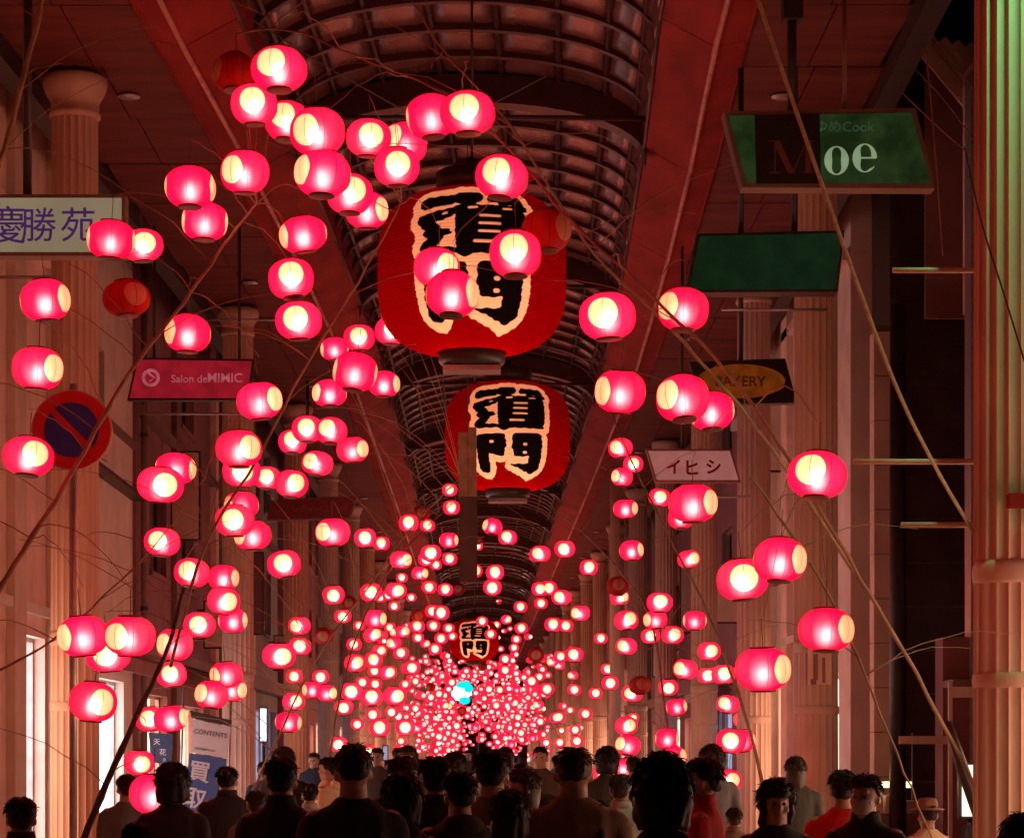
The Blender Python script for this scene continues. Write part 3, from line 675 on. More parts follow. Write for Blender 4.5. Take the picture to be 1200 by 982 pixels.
# ------------------------------------------------------------------ bamboo and twigs
STEMS = [  # (name,label,[(x,y,k)...],r0,r1,mat)
    ('bamboo_pole', 'long bamboo pole arching from the right column over the street to upper left', [(1175, 985, 168), (1115, 868, 180), (1050, 748, 190), (962, 600, 198), (868, 455, 202), (762, 345, 205), (672, 262, 205), (605, 185, 205), (525, 112, 205), (430, 72, 202), (340, 36, 200), (276, 40, 200)],   .013, .005, 'bamboo_dark'),
    ('bamboo_pole', 'thinner bamboo beside the long arching pole, ending at the top centre', [(1020, 700, 178), (900, 520, 185), (800, 400, 190), (690, 290, 192), (600, 150, 195), (520, 60, 195), (470, -20, 195)], .012, .005, 'bamboo'),
    ('bamboo_pole', 'bamboo rising from the lower left edge past the no parking sign', [(-40, 760, 190), (18, 660, 190), (75, 570, 190), (150, 440, 188), (215, 355, 186), (262, 288, 186), (300, 240, 186)], .020, .006, 'bamboo_dark'),
    ('bamboo_pole', 'thick dark pole leaning in front of the white shop front at lower left', [(95, 990, 175), (130, 905, 178), (165, 828, 180), (196, 760, 180), (215, 690, 178)], .026, .012, 'dark'),
    ('bamboo_pole', 'slim leaning pole rising from the crowd left of centre', [(280, 960, 128), (318, 880, 128), (372, 770, 128), (430, 690, 126), (480, 620, 124), (540, 560, 122)], .012, .005, 'bamboo'),
    ('bamboo_pole', 'bamboo branch reaching across the left side at mid height', [(200, 780, 150), (240, 640, 160), (300, 540, 165), (352, 440, 168), (420, 330, 170), (470, 240, 172)], .014, .005, 'bamboo_dark'),
    ('bamboo_pole', 'bamboo branch leaning in from the right above the crowd', [(905, 980, 110), (880, 860, 112), (830, 720, 110), (790, 640, 108), (740, 540, 104), (715, 480, 100)], .020, .006, 'bamboo_dark'),
    ('bamboo_pole', 'bamboo branch deep on the right between the red lanterns', [(800, 980, 92), (780, 840, 92), (760, 720, 90), (700, 640, 88), (650, 600, 86)], .020, .006, 'bamboo_dark'),
    ('bamboo_pole', 'bamboo branch deep on the left behind the lantern cluster', [(380, 980, 90), (390, 860, 90), (420, 740, 88), (470, 650, 86), (530, 590, 84)], .020, .006, 'bamboo_dark'),
    ('bamboo_pole', 'olive bamboo leaning in the top left corner', [(-30, 260, 165), (0, 190, 165), (28, 90, 165), (52, -10, 165), (70, -90, 165)], .022, .016, 'bamboo'),
    ('bamboo_pole', 'bent twig crossing the branch crossed column at right', [(880, 560, 180), (950, 660, 182), (1005, 770, 184), (1060, 905, 184), (1100, 1000, 184)], .010, .006, 'bamboo_dark'),
    ('bamboo_pole', 'thin dark branch entering low from the left edge', [(-30, 800, 185), (50, 757, 185), (120, 700, 184), (180, 640, 182), (240, 560, 180)], .009, .003, 'bamboo_dark'),
]
stem_objs = []; samples = []
for (nm, lab, pts, r0, r1, mt) in STEMS:
    P3 = spline([P(*q) for q in pts], 6); n = len(P3)
    root = empty(nm, P3[0], lab, 'bamboo pole', 'bamboo poles carrying the lanterns'); mb = MB()
    loc = [q - P3[0] for q in P3]; rad_ = [(r0 + (r1 - r0) * i / (n - 1)) * (1.16 if i % 4 == 0 else 1) for i in range(n)]
    loc = [q + Vector((rs.gauss(0, 1), 0, rs.gauss(0, 1))) * .0035 for q in loc]
    mb.tube(loc, rad_, 8).build('stem', M_[mt], root)
    stem_objs.append((root, P3[0], mt)); si = len(stem_objs) - 1
    samples += [(q, si) for q in P3[n // 5:]]
def twig(p0, p1, root, org, r=.0042, sag=.12):
    n = 9; mid = []
    L_ = (p1 - p0).length
    for i in range(n):
        t = i / (n - 1); q = p0.lerp(p1, t); q = q + Vector((0, 0, sag * L_ * 4 * t * (1 - t))) + Vector((rs.gauss(0, 1), rs.gauss(0, 1), rs.gauss(0, 1))) * .007 * (0 if i in (0, n - 1) else 1)
        mid.append(q - org)
    MB().tube(mid, [r * (1 - .6 * i / (n - 1)) for i in range(n)], 5).build('twig', M_['bamboo_dark'], root)
for a in anchors:
    best = min(samples, key=lambda s_: (s_[0] - a).length)
    if (best[0] - a).length < 2.6:
        root, org, mt = stem_objs[best[1]]; twig(best[0], a, root, org)
# bare side twigs
for si, (root, org, mt) in enumerate(stem_objs):
    ss = [q for q, s_ in samples if s_ == si]
    for j in range(6):
        q = rs.choice(ss); side_ = rs.choice([-1, 1]); L_ = .4 + .7 * rs.random()
        twig(q, q + Vector((side_ * L_, rs.gauss(0, .2), L_ * (.1 + .5 * rs.random()))), root, org, .004, .10)
# ropes
def rope(name, lab, pts, r, mt='rope'):
    P3 = spline([P(*q) for q in pts], 10); o = MB().tube([q - P3[0] for q in P3], r, 6).build(name, M_[mt], None, P3[0]); tag(o, lab, 'rope' if 'rope' in name else 'wire')
rope('straw_rope', 'pale straw rope stretched from top right of centre down to the right column', [(878, -30, 200), (945, 165, 196), (1040, 428, 190), (1095, 545, 184), (1142, 625, 178)], .013)
rope('wire', 'thin dark wire crossing the green lit column', [(1130, 170, 196), (1150, 260, 196), (1178, 350, 196), (1215, 470, 196)], .006, 'dark')
for i, pts in enumerate([[(1080, 10, 120), (1092, 130, 120), (1105, 300, 120)], [(1075, 20, 110), (1110, 70, 110), (1142, 105, 110)], [(1050, 60, 112), (1100, 110, 112), (1142, 165, 112)], [(1048, 100, 112), (1095, 145, 112), (1135, 180, 112)]]):
    rope('wire', ['thin vertical wire hanging beside the slanting canopy', 'uppermost slanting wire right of the Moe sign', 'middle slanting wire right of the Moe sign', 'lowest slanting wire right of the Moe sign'][i], pts, .007, 'wine')
for i, pts in enumerate([[(290, 20, 120), (420, 100, 120), (520, 140, 120), (640, 90, 120)], [(300, 160, 120), (420, 205, 120), (600, 250, 120)], [(640, 410, 110), (760, 440, 110), (850, 470, 110)]]):
    rope('wire', ['thin wire strung under the vault at upper left', 'thin wire strung behind the upper lantern cluster', 'thin wire strung across the right girder'][i], pts, .006, 'cord')
# bracket rods on the columns
for i, (x0, x1, y, k, lab) in enumerate([(1046, 1160, 317, 176, 'short pale rod across the black building at the upper right'), (1000, 1160, 541, 176, 'brown rod behind the slanting rope at right'), (1056, 1160, 615, 176, 'short thin rod below the rope at right'),
                                        (845, 970, 363, 106, 'thin pale rod below the plain dark green sign'), (-5, 115, 325, 113, 'thin pale rod below the white sign with purple writing'), (170, 290, 485, 88, 'thin pale rod below the pink hanging sign'), (245, 330, 375, 80, 'thin pale rod above the pink hanging sign'), (805, 880, 582, 82, 'thin pale rod below the pale sign with red katakana')]):
    p0, p1 = P(x0, y, k), P(x1, y, k); o = MB().tube([(0, 0, 0), tuple((p1 - p0) * .5), tuple(p1 - p0)], .020 if k > 130 else .018, 8).build('rod', M_['alu' if k < 130 else 'stone'], None, p0); tag(o, lab, 'rod')

# ------------------------------------------------------------------ hanging signs
def hanging_sign(lab, corners, k, face, frame, rods, extras, depth=.16, edge=.03):
    """corners TL TR BR BL in pixels at distance F/k"""
    P4 = [P(x, y, k) for (x, y) in corners]; org = P4[0].copy(); root = empty('hanging_sign', org, lab, 'sign')
    poly = [((p - org).x, (p - org).z) for p in P4]
    cx = sum(p[0] for p in poly) / 4; cz = sum(p[1] for p in poly) / 4
    MB().prism(poly, 0, depth).build('box_frame', M_[frame], root)
    hw = max(p[0] for p in poly) - cx; hz = max(p[1] for p in poly) - cz
    inn_ = [(cx + (p[0] - cx) * (1 - edge / hw), cz + (p[1] - cz) * (1 - edge / hz)) for p in poly]
    f = MB().prism(inn_, -.012, .0 + .004).build('sign_face', face, root)
    for (x, y, r, mt) in rods:
        q = P(x, y, k) - org; MB().tube([(q.x, depth / 2, q.z - .01), (q.x, depth / 2, CAMZ + 7.0 - org.z)], r, 8).build('hanger', M_[mt], root)
    for (kind, x, y, h, txt, mt, off) in extras:
        q = P(x, y, k) - org
        if kind == 'text': link('lettering', text_mesh(txt, h / k, mt, off), f, (q.x, -.017, q.z))
        elif kind == 'mesh': link('lettering', txt, f, (q.x, -.017, q.z))
    return root
m_white = emit('sign_white_added_glow', (.17, .125, .075), 1.0, .12, 3); m_purple = emit('sign_purple_added_glow', (.040, .010, .060), 1.0, .2, 12)  # sign colours glow faintly themselves, in place of light falling on them
m_green = emit('sign_green_added_glow', (.0115, .022, .0062), 1.0, .5, 5); m_dgreen = emit('sign_dark_green_added_glow', (.0048, .0125, .0045), 1.0, .3, 5)
m_pale = emit('letter_pale_added_glow', (.16, .22, .12), 1.0, .15, 5); m_pinks = emit('sign_pink_added_glow', (.21, .006, .013), 1.0, .3, 5); m_pinkl = emit('sign_pink_letter', (.30, .06, .075), 1.0, .3, 9)
m_katb = emit('sign_pale_pink_added_glow', (.24, .075, .065), 1.0, .15, 6); m_kat = mat('sign_red_letter', (.30, .02, .03), .5, .1, 8); m_or = emit('sign_orange_added_glow', (.11, .020, .002), 1.0, .35, 7); m_orl = mat('sign_orange_letter', (.16, .05, .02), .5, .1, 9)
m_blk = mat('sign_black', (.012, .01, .01), .5, .2, 9); m_mred = mat('letter_dull_red', (.16, .05, .035), .5, .1, 9); m_wine = mat('sign_wine', (.20, .02, .025), .6, .2, 9)
hanging_sign('white hanging sign with purple brush writing at the left edge', [(-70, 228), (147, 228), (147, 300), (-70, 300)], 151, m_white, 'brown', [(30, 228, .035, 'dark'), (-40, 228, .035, 'dark')],
             [('text', 8, 264, 44, '慶', m_purple, .004), ('text', 46, 264, 40, '勝', m_purple, .004), ('text', 92, 264, 40, '苑', m_purple, .004), ('text', -34, 264, 40, '萬', m_purple, .004)])
# Moe sign: letters drawn with swelling strokes
def moe(which):
    mb = MB()
    if which == 'M':
        def q(a, b, w): 
            a, b = Vector((a[0], 0, a[1])), Vector((b[0], 0, b[1])); n = Vector((1, 0, 0)) * w / 2
            mb.add([a - n, a + n, b + n, b - n], [(0, 1, 2, 3)])
        q((-.15, -.15), (-.15, .15), .014); q((-.14, .15), (.0, -.15), .062); q((.012, -.15), (.14, .148), .014); q((.155, -.15), (.155, .15), .055)
        for x in (-.15, .155): mb.add([(x - .05, -.001, -.15), (x + .05, -.001, -.15), (x + .05, -.001, -.138), (x - .05, -.001, -.138)], [(0, 1, 2, 3)])
        for x in (-.16, .165): mb.add([(x - .05, -.001, .138), (x + .04, -.001, .138), (x + .04, -.001, .15), (x - .05, -.001, .15)], [(0, 1, 2, 3)])
    else:
        n = 40; R_, H_ = .112, .132; a0, a1 = (0, 2 * PI) if which == 'o' else (.0, 1.80 * PI)
        vs = []
        for i in range(n + 1):
            a = a0 + (a1 - a0) * i / n; th = .012 + .036 * abs(math.cos(a)) ** 1.3
            if which == 'e': th = .012 + (.040 if math.cos(a) < 0 else .022) * abs(math.cos(a)) ** 1.3; th *= 1 if i < n * .93 else max(.15, (n - i) / (n * .07))
            vs += [(R_ * math.cos(a), 0, H_ * math.sin(a)), ((R_ - th * 1.5) * math.cos(a), 0, (H_ - th * .8) * math.sin(a))]
        mb.add(vs, [(2 * i, 2 * i + 1, 2 * i + 3, 2 * i + 2) for i in range(n)])
        if which == 'e': mb.add([(-.08, -.001, -.006), (.105, -.001, -.006), (.105, -.001, .008), (-.08, -.001, .008)], [(0, 1, 2, 3)])
    return mb
kM = 128
ms = hanging_sign('dark green parallelogram sign lettered Moe at the upper right', [(848, 131), (1073, 127), (1096, 221), (870, 220)], kM, m_green, 'brown', [(992, 128, .022, 'bamboo'), (930, 130, .045, 'dark')], [], .22, .045)
org = P(848, 131, kM)
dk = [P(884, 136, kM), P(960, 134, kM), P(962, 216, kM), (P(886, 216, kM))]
MB().prism([((p - org).x, (p - org).z) for p in dk], -.020, -.010).build('unlit_band', m_blk, ms)  # dark sheet stands for the unlit stretch of the sign face
q = P(927, 185, kM) - org; link('letter', moe('M').mesh('letter', m_mred), ms, (q.x, -.024, q.z))
for ch, x, y in (('o', 980, 189), ('e', 1013, 186)):
    q = P(x, y, kM) - org; link('letter', moe(ch).mesh('letter', m_pale), ms, (q.x, -.017, q.z))
q = P(990, 149, kM) - org; link('lettering', text_mesh('ゆめCook', .11, m_pinkl if False else emit('letter_faint_added_glow', (.025, .05, .025), 1.0, .3, 9)), ms, (q.x, -.017, q.z))  # small lettering also has a faint glow put into its colour
bx = P(930, 2, kM) - org; MB().box(bx.x - .09, bx.x + .09, 0, .2, bx.z - .15, bx.z + .3).build('hanger_box', M_['dark'], ms)
hanging_sign('plain dark green hanging sign box below the Moe sign', [(817, 274), (990, 270), (982, 342), (804, 343)], 115, m_dgreen, 'dark', [(870, 274, .03, 'dark'), (933, 272, .035, 'dark')], [], .26)
s4 = hanging_sign('black hanging sign with an orange oval on the right', [(808, 424), (920, 420), (934, 472), (822, 474)], 100, m_blk, 'dark', [(869, 422, .03, 'dark')], [])
org = P(808, 424, 100); q = P(868, 447, 100) - org
MB().add([(q.x + .52 * math.cos(a * PI / 20), -.016, q.z + .20 * math.sin(a * PI / 20)) for a in range(40)], [tuple(range(40))]).build('oval', m_or, s4)
link('lettering', text_mesh('BAKERY', .12, m_orl, .02), s4, (q.x, -.020, q.z))
hanging_sign('pale pink parallelogram sign with red katakana beside the right column', [(757, 526), (857, 526), (868, 565), (768, 565)], 85, m_katb, 'wine', [(800, 526, .02, 'dark')],
             [('text', 789, 547, 17, 'イ', m_kat, .03), ('text', 811, 548, 17, 'ヒ', m_kat, .03), ('text', 836, 547, 17, 'シ', m_kat, .03)], .12)
s5 = hanging_sign('pink red parallelogram sign with pale lettering at left', [(160, 419), (298, 421), (292, 469), (149, 469)], 88, m_pinks, 'dark', [(180, 419, .02, 'dark'), (280, 420, .02, 'dark')],
             [('text', 222, 444, 9, 'Salon de', m_pinkl, .01), ('text', 264, 443, 11, 'MIMIC', m_pinkl, .015)], .14)
org = P(160, 419, 88); q = P(177, 443, 88) - org
tor = MB().tube([(q.x + .10 * math.cos(a * PI / 8), -.018, q.z + .10 * math.sin(a * PI / 8)) for a in range(17)], .022, 6)
tor.tube([(q.x - .03, -.02, q.z + .06), (q.x + .05, -.02, q.z), (q.x - .02, -.02, q.z - .05)], .016, 5); tor.build('emblem', m_pinkl, s5)
hanging_sign('faded wine red sign left of the left girder foot', [(318, 586), (420, 580), (410, 608), (312, 610)], 62, m_wine, 'brown', [(360, 584, .03, 'dark')], [('text', 365, 596, 9, 'レディース', mat('letter_faded', (.30, .06, .06), .5, .1, 9), .01)], .12)

# ------------------------------------------------------------------ no parking sign
np_ = empty('no_parking_sign', Vector((P(84, 504, 157).x, P(84, 504, 157).y, 0)), 'round no parking sign, blue with red rim and diagonal, at left', 'sign')
zc = P(84, 504, 157).z
def disk(r, y0, y1, n=48): return [(r * math.cos(2 * PI * i / n), r * math.sin(2 * PI * i / n)) for i in range(n)], y0, y1
m_r = mat('sign_red', (.62, .015, .02), .35, .15, 8); m_b = mat('sign_blue', (.04, .045, .30), .35, .2, 8); m_w = mat('sign_rim_white', (.6, .5, .45), .4, .1, 8)
for nm, r, y0, y1, mt in (('rim', .302, 0, .02, m_w), ('red_disc', .292, -.006, .002, m_r), ('blue_disc', .205, -.010, -.005, m_b)):
    pl_, a, b = disk(r, y0, y1); MB().prism(pl_, a, b).build(nm, mt, np_, (0, 0, zc))
MB().box(-.215, .215, -.014, -.009, -.022, .022).build('diagonal_bar', m_r, np_, (0, 0, zc), (0, PI / 4, 0))
MB().tube([(0, 0, 0), (0, 0, zc + .35)], .03, 10).build('post', M_['alu'], np_, (.0, .055, 0))

# ------------------------------------------------------------------ posters and small things near the shops
kp = 84; org = P(240, 890, kp); po = empty('poster_board', Vector((org.x, org.y, 0)), 'tilted blue and white poster with large white characters', 'poster')
def quad(parent, pts, k, mt, y0, y1, nm, o0):
    pp = [(P(x, y, k).x - o0.x, P(x, y, k).z) for x, y in pts]; return MB().prism(pp, y0, y1).build(nm, mt, parent)
quad(po, [(226, 842), (271, 852), (265, 888), (223, 881)], kp, mat('poster_white', (.66, .54, .50), .6, .05, 9), -.02, 0, 'white_sheet', org)
quad(po, [(222, 882), (266, 889), (256, 975), (212, 968)], kp, mat('poster_blue', (.05, .085, .24), .5, .1, 4), -.02, 0, 'blue_sheet', org)
quad(po, [(223, 832), (272, 844), (271, 851), (225, 841)], kp, M_['dark'], -.04, .02, 'clip', org)
m_ink = mat('ink', (.14, .11, .16), .6, .1, 9); m_pw = mat('poster_letter', (.62, .52, .50), .6, .05, 9)
for (x, y, h, s_, mt) in ((247, 859, 5.5, 'CONTENTS', m_ink), (240, 878, 2.6, 'INFORMATION', m_ink), (234, 904, 24, '買', m_pw), (229, 935, 24, '取', m_pw)):
    q = P(x, y, kp); link('lettering', text_mesh(s_, h / kp, mt, .02), po, (q.x - org.x, -.026, q.z), (0, .16, 0))
MB().tube([(-.38, .05, 0), (-.30, .05, 2.6)], .02, 6).build('post', M_['alu'], po); MB().tube([(.30, .05, 0), (.36, .05, 2.5)], .02, 6).build('post', M_['alu'], po)
org = P(188, 877, 82); po = empty('banner', Vector((org.x, org.y, 0)), 'small dark navy banner with white marks left of the blue poster', 'banner')
quad(po, [(174, 858), (203, 860), (201, 896), (178, 893)], 82, mat('banner_navy', (.03, .035, .08), .7, .2, 6), -.015, 0, 'cloth', org)
for (x, y, h, s_) in ((184, 869, 7, '天'), (191, 881, 8, '花'), (193, 890, 5, '丸')):
    q = P(x, y, 82); link('lettering', text_mesh(s_, h / 82, m_pw, .01), po, (q.x - org.x, -.02, q.z))
MB().tube([(-.02, .02, 0), (-.02, .02, org.z + .28)], .015, 6).build('post', M_['alu'], po)
for (x0, x1, y0, y1, k, mt, lab, nm) in ((305, 312, 830, 868, 66, 'screen', 'narrow white lit strip sign left of centre behind the crowd', 'lit_sign'), (1020, 1035, 866, 905, 88, 'screen', 'small bluish white lit screen near the man in black at right', 'lit_sign'),
                                        (1128, 1151, 896, 956, 108, 'litcream', 'bright cream lit panel crossed by a dark pole at right', 'lit_sign'), (449, 454, 874, 890, 40, 'litblue', 'tiny blue light between heads left of centre', 'lit_sign')):
    c = P((x0 + x1) / 2, (y0 + y1) / 2, k); w_, h_ = (x1 - x0) / k / 2, (y1 - y0) / k / 2
    e = empty(nm, (c.x, c.y, 0), lab, 'lit sign'); MB().box(-w_, w_, -.01, .03, c.z - h_, c.z + h_).build('screen', M_[mt], e)
    MB().box(-w_ - .03, w_ + .03, .031, .15, c.z - h_ - .03, c.z + h_ + .03).build('housing', M_['dark'], e); MB().tube([(0, .09, 0), (0, .09, c.z - h_)], .03, 8).build('post', M_['dark'], e)
for (x, y, k, lab, r) in ((1052, 760, 100, 'thick dark pole left of the black panelled building', .10), (721, 780, 60, 'pale narrow pole behind the right lantern cluster', .11), (548, 600, 104, 'dark hanging pillar in front of the second giant lantern', .17)):
    c = P(x, y, k)
    if 'hanging' in lab:
        e = empty('banner_pole', (c.x, c.y, 0), lab, 'pole'); MB().box(-.105, .0, -.06, .06, CAMZ + 2.86, CAMZ + 3.58).box(.006, .100, -.05, .06, CAMZ + 2.86, CAMZ + 3.64).build('wood_boards', M_['bamboo_dark'], e); MB().box(-.09, .11, -.06, .08, CAMZ + 1.90, CAMZ + 2.85).build('dark_box', M_['black'], e)
        MB().tube([(0, 0, CAMZ + 3.6), (0, 0, CAMZ + 7.6)], .006, 6).build('hanger', M_['dark'], e)
    else:
        e = empty('pole', (c.x, c.y, 0), lab, 'pole'); MB().lathe([(r, 0), (r, 3.0), (r * .9, 6.9)], 12).build('shaft', M_['dark'] if r < .105 else M_['stone'], e); MB().lathe([(r * 1.3, 0), (r * 1.3, .25), (r, .3)], 12).build('base', M_['dark'], e)
c = P(1128, 900, 165); o = MB().tube([tuple(P(1110, 845, 165) - c), tuple(P(1128, 900, 165) - c), tuple(P(1160, 990, 165) - c), tuple(P(1190, 1090, 165) - c)], [.03, .045, .05, .05], 8).build('leaning_post', M_['dark'], None, c); tag(o, 'thick dark leaning pole crossing the cream lit panel at right', 'pole')
# wooden frame round the small door at right
fr = empty('door_frame', (P(1112, 880, 105).x, P(1112, 880, 105).y, 0), 'thin pale door frame left of the green lit column', 'door frame')
MB().box(0, .04, 0, .06, 0, CAMZ + .78).build('jamb', M_['cream'], fr)
MB().box(.04, .50, 0, .06, CAMZ + .60, CAMZ + .78).build('lintel', M_['cream'], fr); MB().box(-.55, -.01, .02, .06, CAMZ + .08, CAMZ + .17).build('crossbar', M_['beige'], fr)
# traffic light far away
c = P(541, 812, 21); tl = empty('traffic_light', (c.x, c.y, 0), 'far cyan and white traffic light glowing in the middle of the swarm', 'traffic light')
MB().box(-.75, .75, 0, .2, c.z - .35, c.z + .35).build('housing', M_['dark'], tl); MB().tube([(.9, .1, 0), (.9, .1, c.z + .5), (0, .1, c.z + .5)], .06, 8).build('post', M_['dark'], tl)
m_cy = emit('traffic_cyan', (.0, .45, .50), 1.6); m_wh = emit('traffic_white', (.85, 1.0, 1.0), 6.0)
MB().ball((-.12, -.35, c.z - .02), (.58, .12, .40), 14, 8).ball((-.45, -.3, c.z + .15), (.3, .1, .2), 12, 8).ball((.2, -.12, c.z + .02), (.42, .1, .2), 12, 8).build('white_lens', m_wh, tl)  # white balls enlarged so the shape takes in the glare
MB().ball((.05, -.5, c.z + .50), (.42, .12, .24), 12, 8).ball((.40, -.5, c.z + .24), (.26, .1, .24), 12, 8).ball((.16, -.5, c.z - .42), (.32, .1, .22), 12, 8).build('cyan_lens', m_cy, tl)

# ------------------------------------------------------------------ facade fittings
for i, (s, d, z, w_, h_, c_, lab) in enumerate([(-1, 38.6, 5.2, .5, 1.5, 'pink', 'upright pink projecting sign board on the wine coloured building'), (-1, 43.2, 3.6, .55, .9, 'cream', 'small square projecting sign board behind the second left column'), (-1, 50, 4.2, .5, 1.8, 'wine', 'upright wine red projecting sign board on the greyish left building'),
                          (-1, 58, 3.7, .6, .9, 'beige', 'small beige projecting sign board far on the left'), (1, 38.2, 6.3, .45, 1.6, 'cream', 'upright cream projecting sign board between the two right columns'), (1, 45.5, 4.2, .6, 1.0, 'pink', 'small pink projecting sign board behind the katakana sign'),
                          (1, 53, 4.4, .5, 1.7, 'beige', 'upright beige projecting sign board on the dark right building'), (1, 60, 3.6, .6, .9, 'cream', 'small cream projecting sign board far on the right')]):
    X = s * 5.26; e = empty('projecting_sign', (X, d, z), lab, 'sign', 'sign boards sticking out from the facades'); x0, x1 = sorted((-s * .12, -s * (.12 + w_)))
    MB().box(x0, x1, -.06, .06, 0, h_).build('box_frame', M_['dark'], e); MB().box(x0 + .03, x1 - .03, -.068, -.061, .03, h_ - .03).build('sign_face', M_[c_], e)
    for zz in (.15, h_ - .2): MB().box(min(0, -s * .12), max(0, -s * .12), -.02, .02, zz, zz + .04).build('bracket', M_['dark'], e)
for i, (s, x, d, lab) in enumerate([(-1, 5.22, 29.4, 'downpipe at the corner of the pink left building'), (-1, 5.2, 35.9, 'downpipe between the beige and wine coloured left buildings'), (1, 4.86, 32.6, 'downpipe on the cream right building'), (1, 5.2, 41.9, 'downpipe on the beige right building'), (-1, 5.2, 46.4, 'downpipe at the corner of the greyish left building')]):
    e = empty('downpipe', (s * x, d, 0), lab, 'pipe'); MB().tube([(0, 0, 0), (0, 0, 11)], .05, 10).build('pipe', M_['brown'], e)
    for zz in (1.2, 3.9, 6.6, 9.3): MB().lathe([(.065, -.03), (.065, .03)], 10, c=(0, 0, zz)).build('clamp', M_['dark'], e)
for i, (s, d0, d1, key, lab) in enumerate([(-1, 30.4, 35.2, 'wine', 'dark awning over the glowing white shop front'), (1, 37.3, 41.0, 'cream', 'pale awning over the lit cream shop window'), (-1, 40.2, 44.8, 'brown', 'brown awning behind the blue poster'), (1, 48, 52.4, 'beige', 'beige awning on the dark right building')]):
    e = empty('awning', (s * 5.24, (d0 + d1) / 2, 2.95), lab, 'awning'); hl = (d1 - d0) / 2
    MB().add([(0, -hl, .25), (0, hl, .25), (-s * .55, hl, 0), (-s * .55, -hl, 0), (0, -hl, .21), (0, hl, .21), (-s * .55, hl, -.04), (-s * .55, -hl, -.04)], [(0, 1, 2, 3), (7, 6, 5, 4), (0, 3, 7, 4), (1, 5, 6, 2), (2, 6, 7, 3)]).build('canopy', M_[key], e)
    MB().box(min(-s * .56, -s * .55), max(-s * .56, -s * .55), -hl, hl, -.2, -.041).build('valance', M_[key], e)
# goods and shelves by the cream lit panel at the right
e = empty('market_stall', (P(1085, 930, 112).x, 27.0, 0), 'stall with warm lit goods behind the person in yellow at right', 'stall')
MB().box(-.55, .5, 0, .5, .0, .95).build('counter', M_['brown'], e)
for i in range(5): MB().box(-.5 + .2 * i, -.34 + .2 * i, .02, .2, .96, 1.10 + .06 * (i % 2)).build('carton', [M_['cream'], M_['beige'], M_['pink']][i % 3], e)
MB().box(-.5, .45, .30, .34, 1.25, 1.32).build('lamp', emit('added_stall_lamp', (1.0, .55, .22), 4.0), e)  # lamp added to put a warm glow on the goods
for xx in (-.55, .46): MB().box(xx, xx + .04, .3, .34, .95, 1.9).build('frame_post', M_['dark'], e)
# green floodlight fixed high in front of the near right column (just outside the picture)
fx = empty('floodlight', (4.05, 13.9, 8.45), 'green floodlight on a bracket above the near right column', 'floodlight')
MB().box(-.14, .14, -.1, .1, -.02, .12).build('housing', M_['dark'], fx); MB().tube([(0, 0, .12), (.2, .1, .3), (.95, .2, .36)], .02, 6).build('bracket', M_['dark'], fx)
MB().box(-.11, .11, -.08, .08, -.028, -.021).build('lens', emit('green_lens', (.1, 1.0, .35), 2.0), fx)
sd = bpy.data.lights.new('green_spot', 'SPOT'); sd.energy = 420; sd.color = (.22, 1.0, .40); sd.spot_size = math.radians(64); sd.spot_blend = 1.0; sd.shadow_soft_size = .08
so = bpy.data.objects.new('green_spot', sd); COL.objects.link(so); so.parent = fx; so.location = (0, 0, -.06)
dirv = Vector((3.45, 14.9, 5.2)) - Vector((4.05, 13.9, 8.4)); so.rotation_euler = dirv.to_track_quat('-Z', 'Y').to_euler()
# ------------------------------------------------------------------ people
def loft(mb, rings_, n=20, mi=0):
    vs = []; fs = []
    for (z, cx, cy, rx, ry) in rings_:
        for i in range(n):
            a = 2 * PI * i / n; vs.append((cx + rx * math.cos(a), cy + ry * math.sin(a), z))
    for j in range(len(rings_) - 1):
        for i in range(n): a, b = j * n + i, j * n + (i + 1) % n; fs.append((a, b, b + n, a + n))
    fs.append(tuple(range(n - 1, -1, -1))); fs.append(tuple(range((len(rings_) - 1) * n, len(rings_) * n)))
    mb.add(vs, fs, mi, True)
def remesh(mb, name, vox, smooth=2, wob=0.0):
    me = mb.mesh(name, []); o = link('tmp', me); md = o.modifiers.new('r', 'REMESH'); md.mode = 'VOXEL'; md.voxel_size = vox; md.use_smooth_shade = True
    ms_ = o.modifiers.new('s', 'SMOOTH'); ms_.iterations = smooth; ms_.factor = .5
    dg = bpy.context.evaluated_depsgraph_get(); out_ = bpy.data.meshes.new_from_object(o.evaluated_get(dg)); out_.name = name; bpy.data.objects.remove(o)
    if wob:
        for v in out_.vertices:
            c = v.co; f = noise.noise(Vector((c.x * 9, c.y * 9, c.z * 5))); g_ = noise.noise(Vector((c.x * 22, c.y * 22, c.z * 9 + 7)))
            v.co = c + v.normal * (f * wob + g_ * wob * .4) if v.normal.length else c
    out_.materials.clear(); return out_
